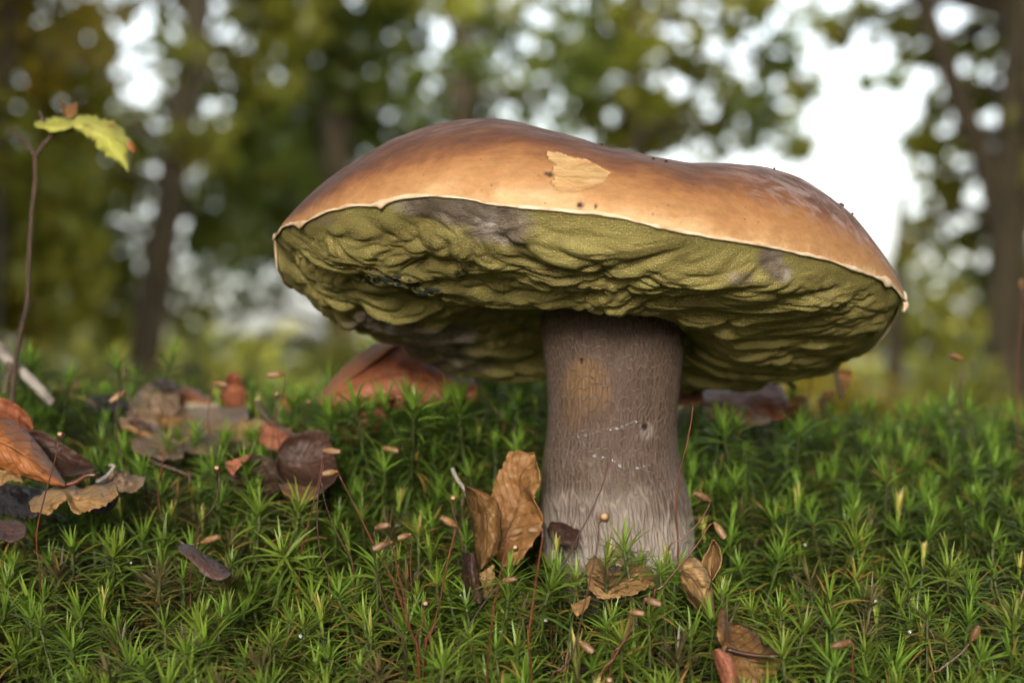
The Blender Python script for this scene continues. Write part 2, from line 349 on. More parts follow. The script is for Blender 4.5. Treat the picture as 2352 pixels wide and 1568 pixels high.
gm = new_mesh('ground', np.stack([GX, GY, GZ], -1).reshape(-1, 3), grid_faces(len(gx), len(gy)), M_SOIL)
g = obj('ground', gm); g['kind'] = 'structure'; g['label'] = 'dark humus soil of the mossy bank and forest floor'

# ------------------------------------------------------------------ the mushroom
CX, R0 = 0.0180, 0.0785
tip = at(W/2, H/2, 0.5)
rim_px = np.array([560, 612, 625, 650, 672, 690, 750, 810, 868, 900, 960, 1050, 1150, 1250, 1330, 1400, 1500, 1600, 1700, 1760, 1800, 1900, 2000, 2040, 2062, 2080, 2120])
rim_py = np.array([600, 575, 552, 519, 512, 514, 484, 470, 470, 456, 447, 452, 470, 478, 486, 492, 516, 537, 553, 562, 572, 594, 630, 645, 668, 692, 705])
top_px = np.array([590, 612, 640, 680, 720, 800, 900, 1000, 1060, 1120, 1200, 1300, 1400, 1500, 1560, 1600, 1640, 1700, 1760, 1800, 1850, 1900, 1960, 2010, 2050, 2070, 2090])
top_py = np.array([600, 560, 510, 466, 430, 372, 318, 286, 277, 274, 280, 304, 334, 354, 368, 377, 378, 379, 384, 395, 415, 440, 486, 546, 606, 645, 690])
bot_px = np.array([600, 612, 625, 660, 720, 800, 850, 900, 950, 1000, 1050, 1150, 1255, 1400, 1570, 1700, 1800, 1900, 1990, 2040, 2070, 2090])
bot_py = np.array([585, 592, 622, 660, 690, 738, 760, 782, 808, 832, 850, 861, 870, 880, 884, 876, 864, 845, 810, 770, 715, 700])
NT = 720
def theta_grid(n):
    """more samples on the side that faces the camera (sin < 0)"""
    nf = int(n*0.66); nb = n - nf
    return np.concatenate([np.linspace(np.pi, 2*np.pi, nf, endpoint=False), np.linspace(2*np.pi, 3*np.pi, nb, endpoint=False)])
TH = np.linspace(0, 2*np.pi, 256, endpoint=False)
def rim_xy(th):
    w = 1 + 0.012*np.sin(3*th+0.7) + 0.008*np.sin(5*th+2.1)
    return CX + R0*w*np.cos(th), R0*w*np.sin(th)
def rim_front_z(th):
    x, y = rim_xy(th); z = np.full(th.shape, ZC + 0.03)
    for _ in range(6):
        px, py, d = proj(np.stack([x, y, z], -1)); z = z + (py - np.interp(px, rim_px, rim_py)) / FPX * d
    return z
zf = rim_front_z(TH); front = np.sin(TH) < -0.02
zL, zR = ZC + 0.0345, ZC + 0.0235
bx = (1-np.cos(TH))/2                               # 0 right .. 1 left
back_off = np.zeros(256)
def rim_fft(back):
    zb = zR + (zL-zR)*bx - 0.020*np.clip(np.sin(TH), 0, 1) + back
    z = np.where(front, zf, zb)
    s = sstep(-0.02, -0.22, np.sin(TH)); z = np.where(front, s*zf + (1-s)*(zR+(zL-zR)*bx)*0.0 + (1-s)*zf, zb)
    return np.fft.rfft(z)/len(TH)
KMAX = 60
def base_z(co, rho, th):
    z = np.full(np.broadcast(rho, th).shape, co[0].real)
    for k in range(1, KMAX):
        z = z + rho**min(k, 40) * 2*(co[k].real*np.cos(k*th) - co[k].imag*np.sin(k*th))
    return z
P_, Q_ = 2.3, 0.60
def dome(rho): return (1 - rho**P_)**Q_
def pore_profile(rho):
    s = 1 - rho
    b = 1 - np.exp(-(s/0.115)**1.15)
    return b * (1 - 0.62*sstep(0.52, 0.26, rho))
DP = 0.0108
def pore_depth(th): return DP*(1 - 0.22*np.clip(np.sin(th), 0, 1))
# fit the hidden back rim to the lower outline and the dome to the upper outline
rr = np.linspace(0.02, 1, 70)[:, None]; tt = TH[None, :]
rx, ry = rim_xy(TH)
Xr = CX + rr*(rx-CX)[None]; Yr = rr*ry[None]
bins = np.linspace(610, 2078, 90); binc = (bins[1:]+bins[:-1])/2
def silhouette(px, py, lower):
    k = np.clip(np.digitize(px.ravel(), bins)-1, 0, len(binc)-1); v = py.ravel()
    e = np.full(len(binc), np.nan)
    o = np.argsort(v if lower else -v); e[k[o]] = v[o]
    ok = ~np.isnan(e); return np.interp(binc, binc[ok], e[ok])
for it in range(14):
    co = rim_fft(back_off)
    Z = base_z(co, rr, tt) - pore_depth(tt)*pore_profile(rr)
    px, py, d = proj(np.stack([Xr, Yr, Z], -1)); sil = silhouette(px, py, True)
    err = np.interp(binc, bot_px, bot_py) - sil
    pb = proj(np.stack([rx, ry, np.full(256, ZC)], -1))[0]
    dz = np.interp(pb, binc, err)/FPX*0.55
    upd = -0.7*dz*np.clip(np.sin(TH), 0, 1)**0.5
    f = np.fft.rfft(np.where(np.sin(TH) > 0, back_off + upd, 0)); f[14:] *= 0; back_off = np.where(np.sin(TH) > 0, np.fft.irfft(f, 256), 0)
co = rim_fft(back_off)
Hk_px = np.linspace(600, 2090, 60); Hk = np.full(60, 0.03)
Bz = base_z(co, rr, tt)
for it in range(30):
    hh = np.interp(px, Hk_px, Hk)
    Z = Bz + hh*dome(rr)
    px2, py2, d2 = proj(np.stack([Xr, Yr, Z], -1)); sil = silhouette(px2, py2, False); px = px2
    err = sil - np.interp(binc, top_px, top_py)
    Hk = np.clip(Hk + 0.6*np.interp(Hk_px, binc, err)/FPX*0.5, 0.004, 0.06)
    Hk = np.convolve(np.pad(Hk, 1, 'edge'), [0.12, 0.76, 0.12], 'valid')

root = thing('mushroom', (0.0250, 0.0, float(moss_top(0.025, 0.0))-0.012), 'large brown-capped bolete with olive pores and a thick netted stem', 'mushroom')
# --- cap skin
NR = 190
tg = theta_grid(NT); rho = 1 - (1-np.linspace(0, 1, NR))**1.35; rho[0] = 0.004
RH, TT = rho[:, None], tg[None, :]
crx, cry = rim_xy(tg)
X = CX + RH*(crx-CX)[None]; Y = RH*cry[None]
Bc = base_z(co, RH, TT); px, py, d = proj(np.stack([X, Y, Bc+0.03*dome(RH)], -1))
for _ in range(3):
    Zc = Bc + np.interp(px, Hk_px, Hk)*dome(RH); px, py, d = proj(np.stack([X, Y, Zc], -1))
lump = 0.0009*noise(np.stack([X*45, Y*45, Zc*45], -1)) + 0.00035*noise(np.stack([X*140, Y*140, Zc*140], -1))
Zc = Zc + lump*np.minimum(1, (1-RH)*9)
Vc = np.stack([X, Y, Zc], -1)
def in_poly(px, py, poly):
    c = np.zeros(px.shape, bool); n = len(poly)
    for i in range(n):
        (x1, y1), (x2, y2) = poly[i], poly[(i+1) % n]
        c ^= ((y1 > py) != (y2 > py)) & (px < (x2-x1)*(py-y1)/(y2-y1+1e-9)+x1)
    return c
facing = (np.sin(TT) < 0.15) & (RH > 0.3)
patch = in_poly(px, py, [(1254, 347), (1285, 350), (1310, 360), (1345, 364), (1372, 378), (1403, 396), (1390, 417), (1352, 432), (1318, 442), (1284, 440), (1266, 420), (1276, 404), (1266, 388), (1278, 376), (1258, 364)]) & facing
jit = 6*noise(np.stack([X*300, Y*300, Zc*300], -1))
sliver = in_poly(px, py+jit*0.5, [(1300, 333), (1330, 332), (1380, 343), (1392, 352), (1350, 350), (1310, 343)]) & facing
hole = np.zeros(px.shape)
for hx, hy, hr in ((1264, 400, 7), (1333, 471, 8), (1369, 473, 5), (1256, 398, 4), (1383, 332, 4)):
    hole = np.maximum(hole, np.where(facing, 1 - sstep(hr*0.6, hr*1.2, np.hypot(px-hx, py-hy)), 0))
Vc[..., 1] += 0.0011*hole + 0.0006*patch
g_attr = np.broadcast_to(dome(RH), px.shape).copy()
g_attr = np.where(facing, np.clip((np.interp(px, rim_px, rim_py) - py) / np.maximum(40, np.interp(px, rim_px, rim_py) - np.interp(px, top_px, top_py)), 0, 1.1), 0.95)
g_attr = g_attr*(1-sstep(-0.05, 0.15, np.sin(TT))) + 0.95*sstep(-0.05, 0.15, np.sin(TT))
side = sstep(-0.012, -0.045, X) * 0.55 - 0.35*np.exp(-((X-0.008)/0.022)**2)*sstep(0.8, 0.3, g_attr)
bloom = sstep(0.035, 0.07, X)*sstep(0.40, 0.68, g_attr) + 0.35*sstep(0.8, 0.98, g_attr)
F = grid_faces(NR, NT, True)
def largest(mask):
    fm = np.flatnonzero(mask.reshape(-1)[F].mean(1) > 0.5); lab = np.arange(len(Vc.reshape(-1, 3)))
    for _ in range(400):
        m_ = lab[F[fm]].min(1); new = lab.copy(); np.minimum.at(new, F[fm].ravel(), np.repeat(m_, 4))
        if (new == lab).all(): break
        lab = new
    u, c_ = np.unique(lab[F[fm][:, 0]], return_counts=True); out = np.zeros(len(F), bool); out[fm[lab[F[fm][:, 0]] == u[np.argmax(c_)]]] = True
    return out
piece = {'pale gnawed patch bared in the brown cap skin': largest(patch)}
fp = np.logical_or.reduce(list(piece.values()))
at_c = {'g': g_attr.ravel(), 'side': side.ravel(), 'bloom': np.clip(bloom, 0, 1).ravel(), 'hole': np.clip(hole, 0, 1).ravel()}
def sub(V, F, attrs):
    u, inv = np.unique(F, return_inverse=True)
    return V[u], inv.reshape(F.shape), {k: v[u] for k, v in attrs.items()}
Vf = Vc.reshape(-1, 3)
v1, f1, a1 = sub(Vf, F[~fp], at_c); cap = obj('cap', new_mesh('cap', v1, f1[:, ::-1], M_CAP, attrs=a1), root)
for lab_ in piece:
    fm = piece[lab_]
    v2, f2, a2 = sub(Vf, F[fm], at_c); o = obj('bared_flesh', new_mesh('bared_flesh', v2, f2[:, ::-1], M_FLESH), cap); o['label'] = lab_
# --- pores under the cap
NRP = 230
rho = np.linspace(0, 1, NRP)**0.8; rho[0] = 0.004; RH = rho[:, None]
X = CX + RH*(crx-CX)[None]*0.993; Y = RH*cry[None]*0.993
Zp = base_z(co, RH, TT) - 0.0004 - pore_depth(TT)*pore_profile(RH)
V = np.stack([X, Y, Zp], -1)
def gnormal(V):
    du = np.gradient(V, axis=0); dv = np.roll(V, -1, 1) - np.roll(V, 1, 1)
    n = np.cross(du, dv); n /= np.linalg.norm(n, axis=-1)[..., None] + 1e-15
    return np.where(n[..., 2:3] > 0, -n, n)
N = gnormal(V); N[np.abs(N).sum(-1) < 0.5] = (0, 0, -1)
q = V*np.array([0.48, 0.85, 1.35])
warp = np.stack([noise(q*60+7), noise(q*60+31), noise(q*60+57)], -1)*0.006
b1 = np.abs(noise((q+warp)*66)); b2 = np.abs(noise((q+warp*1.4)*140+9.1)); b3 = np.abs(noise((q+warp*1.6)*270+4.1)); lowf = noise(V*30+2.2)
amp = sstep(1.0, 0.90, RH)
disp = amp*(0.0044*np.minimum(b1, 0.5) + (0.0022 + 0.0016*sstep(0.92, 0.74, RH))*np.minimum(b2, 0.5) + 0.0016*np.minimum(b3, 0.5) + 0.0022*lowf - 0.0016)
V2 = V + N*disp[..., None]
crease_shade = amp*(0.9*sstep(0.085, 0.0, b1) + 0.7*sstep(0.07, 0.0, b2) + 0.3*sstep(0.06, 0.0, b3))  # mask of the valleys that get painted shade
px, py, d = proj(V2)
fr = (np.sin(TT) < 0)
def blob(x, y, rx_, ry_, jx=0.35):
    r = np.hypot((px-x)/rx_, (py-y)/ry_) + jx*noise(V2*120+x)
    return 1 - sstep(0.55, 1.15, r)
stain = np.maximum.reduce([fr*blob(985, 475, 95, 30), fr*blob(1080, 485, 110, 42), fr*blob(1150, 515, 85, 55), fr*blob(1120, 530, 60, 36), fr*blob(1770, 590, 34, 42), fr*blob(1790, 625, 34, 26), fr*0.7*blob(1700, 640, 40, 20), (~fr)*blob(900, 735, 120, 60), (~fr)*blob(1010, 790, 110, 50), (~fr)*0.8*blob(1050, 835, 90, 26), fr*0.5*blob(745, 505, 40, 18)])
slug = np.maximum.reduce([blob(840, 642, 60, 16), blob(930, 648, 110, 18), blob(1060, 628, 16, 12), blob(985, 672, 60, 16), 0.9*blob(1208, 568, 9, 6, 0.1)])
fpo = grid_faces(NRP, NT, True)
pore = obj('pore_surface', new_mesh('pore_surface', V2.reshape(-1, 3), fpo, M_PORE, attrs={'stain': np.clip(stain, 0, 1).ravel(), 'slug': np.clip(slug, 0, 1).ravel(), 'crease_shade': np.clip(crease_shade, 0, 1).ravel()}), root)
pore['label'] = 'wrinkled olive-yellow pore layer under the cap'
# --- cream margin of the skin round the rim
zr = base_z(co, np.ones_like(tg), tg)
Pm = np.stack([crx, cry, zr], -1)
px, py, d = proj(Pm); wn = noise(np.stack([crx*160, cry*160, 0*crx], -1)); wn2 = noise(np.stack([crx*420, cry*420, 0*crx+5], -1))
rad = 0.00024 + 0.00018*np.clip(wn*1.5+0.4, 0, 1.5) + 0.00010*wn2
for bx_, r_ in ((688, 0.0006), (875, 0.0005), (2038, 0.0007), (1120, 0.0), (1510, 0.0003)):
    rad = rad + np.where(np.sin(tg) < 0, r_*np.exp(-((px-bx_)/9)**2), 0)
rad = rad*np.where((np.sin(tg) < 0) & (px > 985) & (px < 1190), 0.55, 1)
Pm[:, 2] += -0.00012 + 0.00018*wn2 - np.maximum(rad-0.0007, 0)*0.8
ang = np.linspace(0, 2*np.pi, 9, endpoint=False)
out = np.stack([np.cos(tg), np.sin(tg), 0*tg], -1)
Vm = Pm[:, None, :] + rad[:, None, None]*(0.75*np.cos(ang)[None, :, None]*out[:, None, :] + 1.15*np.sin(ang)[None, :, None]*np.array([0, 0, 1.0]))
nT = len(tg); i = np.arange(nT)[:, None]; j = np.arange(9)[None, :]
Fm = np.stack([i*9+j, ((i+1) % nT)*9+j, ((i+1) % nT)*9+(j+1) % 9, i*9+(j+1) % 9], -1).reshape(-1, 4)
o = obj('cap_margin', new_mesh('cap_margin', Vm.reshape(-1, 3), Fm, M_MARGIN), root); o['label'] = 'thin cream edge of the cap skin above the pores'
# torn curls of skin at the right end of the rim
for k, (a, b_, c_) in enumerate([((2058, 668), (2072, 676), (2080, 692)), ((2066, 690), (2078, 700), (2074, 716)), ((2040, 742), (2030, 758), (2018, 776)), ((2050, 652), (2042, 640), (2034, 640))]):
    Pc = at(np.array([a[0], b_[0], c_[0]]), np.array([a[1], b_[1], c_[1]]), 0.497 if k != 2 else 0.52)
    S = spline(Pc, 12); V_, F_ = tube(S, 0.0008*np.sin(np.linspace(0.5, 2.9, 12))+0.0002, 7)
    obj('skin_curl', new_mesh('skin_curl', V_, F_, M_MARGIN), root)
# --- stem
ys = np.array([560, 660, 720, 800, 850, 900, 950, 1000, 1050, 1100, 1150, 1200, 1250, 1300, 1360, 1420])
xl = np.array([1225, 1232, 1240, 1248, 1254, 1257, 1258, 1254, 1246, 1241, 1238, 1240, 1246, 1258, 1285, 1325])
xr = np.array([1575, 1573, 1571, 1569, 1566, 1561, 1556, 1555, 1560, 1571, 1585, 1594, 1598, 1590, 1565, 1520])
sy = np.linspace(560, 1420, 260)
cxp = np.interp(sy, ys, (xl+xr)/2); hw = np.interp(sy, ys, (xr-xl)/2)
def sm(a, n=13): return np.convolve(np.pad(a, n, 'edge'), np.ones(n)/n, 'same')[n:-n]
cxp, hw = sm(cxp), sm(hw)
axis = at(cxp, sy, 0.5); rr_ = hw/FPX*0.5
NS = 300; ta = np.concatenate([np.linspace(np.pi, 2*np.pi, 200, endpoint=False), np.linspace(0, np.pi, 100, endpoint=False)])
wob = 1 + 0.018*noise(np.stack([np.cos(ta)[None]*1.3 + 0*sy[:, None], np.sin(ta)[None]*1.3 + 0*sy[:, None], sy[:, None]/170 + 0*ta[None]], -1))
Vs = np.stack([axis[:, 0:1] + rr_[:, None]*wob*np.cos(ta), axis[:, 1:2] + rr_[:, None]*wob*np.sin(ta), np.repeat(axis[:, 2:3], NS, 1)], -1)
fib = 0.00022*noise(np.stack([np.cos(ta)[None]*16 + 0*sy[:, None], np.sin(ta)[None]*16 + 0*sy[:, None], sy[:, None]/45 + 0*ta[None]], -1))*sstep(950, 1200, sy)[:, None]
Vs[..., 0] += fib*np.cos(ta); Vs[..., 1] += fib*np.sin(ta)
px, py, d = proj(Vs); fs = np.sin(ta)[None] < 0.1
bare = np.where(fs, np.maximum(1 - sstep(0.7, 1.1, np.hypot((px-1345)/52, (py-868)/50) + 0.25*noise(Vs*150)), (1-sstep(45, 70, np.abs(px-1348+10*noise(Vs*200))))*(1-sstep(30, 80, np.abs(py-925)))*0.7), 0)
hole = np.zeros(px.shape)
for hx, hy, a_, b_ in ((1481, 980, 8, 8), (1336, 828, 4, 8), (1332, 772, 7, 12), (1545, 757, 8, 12)):
    hole = np.maximum(hole, np.where(fs, (1 - sstep(0.6, 1.15, np.hypot((px-hx)/a_, (py-hy)/b_)))*(0.45 if hx in (1332, 1545) else 1), 0))
pale = np.where(fs, 1-sstep(0.6, 1.2, np.hypot((px-1484)/22, (py-990)/28)), 0)
Vs[..., 1] += 0.0012*hole
wrap = np.stack([np.repeat(((np.unwrap(ta)+np.pi) % (2*np.pi)*0.0172)[None], len(sy), 0), Vs[..., 2], 0*px], -1)
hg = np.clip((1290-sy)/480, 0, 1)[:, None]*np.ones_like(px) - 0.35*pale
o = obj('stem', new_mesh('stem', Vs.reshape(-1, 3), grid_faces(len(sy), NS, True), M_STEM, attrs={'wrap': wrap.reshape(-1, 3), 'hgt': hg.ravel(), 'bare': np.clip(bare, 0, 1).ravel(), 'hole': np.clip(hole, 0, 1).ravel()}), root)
o['label'] = 'thick brown stem with a pale raised net, greyer at its foot'

# ------------------------------------------------------------------ fallen leaves
PAL = {
 'beech_red': ((0.16, 0.045, 0.02), (0.27, 0.085, 0.035), (0.36, 0.14, 0.07)),
 'beech_pink': ((0.30, 0.085, 0.045), (0.42, 0.15, 0.085), (0.50, 0.20, 0.12)),
 'beech_orange': ((0.20, 0.06, 0.018), (0.36, 0.125, 0.035), (0.46, 0.19, 0.065)),
 'rust': ((0.26, 0.075, 0.035), (0.38, 0.125, 0.06), (0.46, 0.18, 0.10)),
 'dark_brown': ((0.035, 0.016, 0.012), (0.065, 0.03, 0.02), (0.11, 0.055, 0.035)),
 'oak_tan': ((0.24, 0.13, 0.05), (0.38, 0.22, 0.09), (0.50, 0.32, 0.15)),
 'oak_orange': ((0.18, 0.078, 0.024), (0.29, 0.138, 0.046), (0.38, 0.205, 0.08)),
 'oak_brown': ((0.12, 0.055, 0.018), (0.22, 0.11, 0.035), (0.32, 0.17, 0.06)),
 'litter_grey': ((0.12, 0.075, 0.045), (0.23, 0.15, 0.095), (0.35, 0.25, 0.165)),
 'litter_pale': ((0.36, 0.25, 0.14), (0.50, 0.38, 0.24), (0.6, 0.48, 0.33)),
 'litter_dark': ((0.015, 0.012, 0.012), (0.03, 0.024, 0.024), (0.06, 0.05, 0.045)),
 'purple_brown': ((0.06, 0.03, 0.028), (0.11, 0.06, 0.052), (0.16, 0.09, 0.075)),
 'green_leaf': ((0.32, 0.34, 0.05), (0.48, 0.48, 0.09), (0.55, 0.53, 0.14)),
}
LM = {k: make_dead_leaf_mat(k, *[tuple(0.78*c for c in q_) if k != 'green_leaf' else q_ for q_ in v], trans=(0.4 if k == 'green_leaf' else 0.15), vein=(0.15 if k == 'green_leaf' else 0.4)) for k, v in PAL.items()}
def leaf_mesh(name, L, R, d0, mat_, dL=0.0, dR=0.0, dM=0.0, wr=0.6, rag=1.2, torn=0.0, nu=44, nv=22, seed=0, thick=0.00022, d1=0.0):
    """a leaf blade between two edges (pixels), at distance d0 m; dL/dR/dM are mm by which the edges and the middle lie farther away"""
    def chain(C):
        C = [tuple(c) + (0.0,)*(3-len(c)) for c in C]; return spline(C, nu)
    A, B = chain(L), chain(R); v = np.linspace(0, 1, nv)[None, :, None]; u = np.linspace(0, 1, nu)[:, None]
    G = A[:, None]*(1-v) + B[:, None]*v
    vv = v[..., 0]
    dep = G[..., 2] + dL*(1-vv) + dR*vv + dM*4*vv*(1-vv) + d1*u
    env = np.sin(np.pi*np.clip(u, 0, 1))**0.5
    qq = np.stack([G[..., 0]/14.0 + seed*3.1, G[..., 1]/14.0 + seed*1.7, 0*vv + 0*u], -1)
    dep = dep + wr*(noise(qq*0.45+0.2)*2.2 + noise(qq*1.2)*0.7)
    edge = np.abs(vv-0.5)*2
    jag = rag*(noise(qq*0.9+11) + 0.8*noise(qq*2.1+5) + 0.6*noise(qq*4.3+2))*3.6*edge**3
    mid = (A+B)[:, None]/2; dirn = G - mid; dirn /= np.linalg.norm(dirn[..., :2], axis=-1)[..., None] + 1e-6
    G = G + dirn*jag[..., None]
    V = at(G[..., 0], G[..., 1], d0 + dep*0.001)
    F = grid_faces(nu, nv)
    if torn:
        tn = noise(qq*0.8+23).ravel()[F].mean(1); en = (edge+0*u).ravel()[F].mean(1)
        F = F[tn < 0.62 - torn*0.5*(0.4+0.6*en)]
    lv = np.stack([np.repeat(u, nv, 1), np.repeat(vv, nu, 0), 0*vv+0*u], -1)
    return new_mesh(name, V.reshape(-1, 3), F, mat_, attrs={'lv': lv.reshape(-1, 3)})
def add_leaf(label, blades, stalk=None, group='fallen leaves on the moss', name='fallen_leaf', cat='leaf'):
    """blades: list of (mesh kwargs); the first is the blade, others are folded or torn flaps of the same leaf"""
    d0 = blades[0]['d0']; low = max(blades[0]['L'] + blades[0]['R'], key=lambda p: p[1])
    r = thing(name, at(low[0], low[1], d0), label, cat, group)
    for k, b in enumerate(blades):
        b = dict(b); m_ = b.pop('m'); o = obj('blade' if k == 0 else 'flap', leaf_mesh('leaf_blade', mat_=LM[m_], seed=len(bpy.data.meshes) % 97, **b), r)
        s = o.modifiers.new('thickness', 'SOLIDIFY'); s.thickness = 0.00022; s.offset = 0
    if stalk:
        pts, dd, rad_, mm = stalk; P = at(np.array([p[0] for p in pts]), np.array([p[1] for p in pts]), dd)
        V_, F_ = tube(spline(P, 16), np.linspace(rad_*1.3, rad_, 16), 7); obj('stalk', new_mesh('stalk', V_, F_, mm), r)
    return r
def B(m, L, R, d0, **k): return dict(m=m, L=L, R=R, d0=d0, **k)

# big beech leaf under the cap's left side
add_leaf('large folded red-brown leaf standing half under the cap, left of the stem', [
 B('rust', [(729, 918), (774, 860), (833, 809), (878, 783), (908, 779), (934, 786), (981, 815), (1038, 850), (1092, 866)], [(735, 932), (803, 945), (860, 945), (915, 940), (960, 938), (1010, 938), (1050, 936), (1075, 930), (1098, 920)], 0.565, dL=9, dR=-4, dM=-7, wr=0.4, rag=0.3),
 B('beech_orange', [(727, 917), (774, 858), (833, 807), (880, 781), (912, 778)], [(738, 921), (790, 882), (848, 838), (890, 806), (916, 788)], 0.566, dL=8, dR=-4, dM=-1, wr=0.1, rag=0.2)])
add_leaf('pinkish-tan leaf with an orange fold, sunk in moss below the large red-brown leaf', [
 B('beech_pink', [(776, 945), (800, 928), (845, 918), (903, 906)], [(770, 990), (805, 1016), (845, 1012), (884, 966)], 0.555, dL=6, dR=0, dM=-4),
 B('beech_orange', [(772, 944), (800, 922), (850, 911), (905, 903)], [(780, 952), (805, 940), (850, 928), (903, 914)], 0.552, dL=5, dR=-1, wr=0.2)])
add_leaf('cupped dark chocolate-brown leaf standing in the moss beneath two tall capsules', [
 B('dark_brown', [(640, 1030), (660, 1006), (705, 990), (738, 988), (757, 1004)], [(632, 1070), (650, 1108), (716, 1134), (760, 1112), (779, 1088)], 0.515, dL=10, dR=0, dM=6, wr=0.4, rag=0.4),
 B('oak_brown', [(640, 1112), (668, 1110), (700, 1116), (735, 1118)], [(650, 1132), (672, 1146), (700, 1152), (728, 1146)], 0.503, dL=2, dR=-5, dM=-2)])
add_leaf('small dark leaf with a pinkish turned-up tip, beside the cupped chocolate-brown leaf', [
 B('dark_brown', [(522, 1090), (548, 1058), (580, 1040), (632, 1058)], [(528, 1116), (560, 1130), (605, 1140), (642, 1122)], 0.512, dL=6, dR=0, dM=3),
 B('beech_pink', [(516, 1062), (535, 1056), (560, 1048), (572, 1044)], [(520, 1072), (534, 1090), (545, 1076), (570, 1052)], 0.508, dL=2, dR=-1, wr=0.2, rag=0.4)])
# left edge heap
dl = 0.475
add_leaf('glossy orange-brown leaf with a hooked red stalk, on the heap under the grey branch', [
 B('beech_orange', [(-70, 985), (-30, 965), (0, 962), (27, 967), (70, 1000), (118, 1061), (152, 1112)], [(-70, 1030), (-40, 1060), (0, 1075), (30, 1088), (60, 1096), (114, 1112), (150, 1116)], dl, dL=8, dR=-3, dM=-6, wr=0.4, rag=0.3)],
 stalk=([(150, 1114), (175, 1106), (198, 1092), (222, 1090)], dl-0.001, 0.0005, M_SETA))
add_leaf('reddish leaf standing behind the glossy orange-brown leaf', [
 B('beech_red', [(-40, 915), (0, 912), (34, 926), (67, 957), (77, 985)], [(-40, 960), (0, 975), (30, 990), (55, 998), (72, 996)], dl+0.022, dL=6, dR=0, dM=3, rag=0.3)])
add_leaf('dark red-brown leaf tapering to the right behind the glossy orange-brown leaf', [
 B('dark_brown', [(62, 994), (94, 989), (134, 1014), (188, 1047), (220, 1075)], [(80, 1030), (110, 1070), (134, 1090), (168, 1091), (216, 1079)], dl+0.012, dL=9, dR=0, dM=4, rag=0.3)])
add_leaf('dry tan lobed leaf curling under the glossy orange-brown leaf', [
 B('oak_tan', [(66, 1152), (111, 1124), (151, 1114), (190, 1118), (215, 1112), (240, 1118), (266, 1112)], [(72, 1172), (112, 1180), (150, 1150), (172, 1178), (205, 1172), (245, 1160), (272, 1136)], dl-0.006, dL=12, dR=-2, dM=-3, rag=1.6, wr=1.6),
 B('litter_dark', [(205, 1150), (235, 1128), (262, 1114), (274, 1130)], [(206, 1172), (225, 1180), (258, 1168), (272, 1142)], dl-0.001, dL=8, dR=0, dM=3)])
add_leaf('torn pale tan leaf edge poking out below the glossy orange-brown leaf', [
 B('oak_tan', [(-30, 1078), (0, 1078), (25, 1084), (48, 1092)], [(-30, 1112), (0, 1114), (22, 1104), (52, 1106)], dl-0.010, dL=3, dR=-1, rag=1.5)])
add_leaf('crumpled grey-tan leaf behind the dry tan lobed leaf', [
 B('litter_grey', [(228, 1110), (252, 1080), (285, 1084), (334, 1094)], [(240, 1120), (268, 1126), (300, 1130), (330, 1112)], dl+0.022, dL=6, dR=0, wr=2.0)], stalk=([(222, 1106), (245, 1092), (262, 1070), (250, 1068)], dl+0.020, 0.0004, M_TWIG))
add_leaf('blackened wet leaf under the dry tan lobed leaf', [
 B('litter_dark', [(-40, 1108), (0, 1108), (60, 1118), (120, 1130)], [(-40, 1170), (0, 1180), (60, 1190), (100, 1180)], dl+0.004, dL=12, dR=-4, wr=1.6)])
add_leaf('blackish-grey wet leaf lying below the blackened wet leaf', [
 B('purple_brown', [(-40, 1180), (0, 1190), (35, 1195), (62, 1204)], [(-40, 1230), (0, 1240), (30, 1244), (58, 1232)], dl-0.016, dL=8, dR=-3, wr=0.8)])
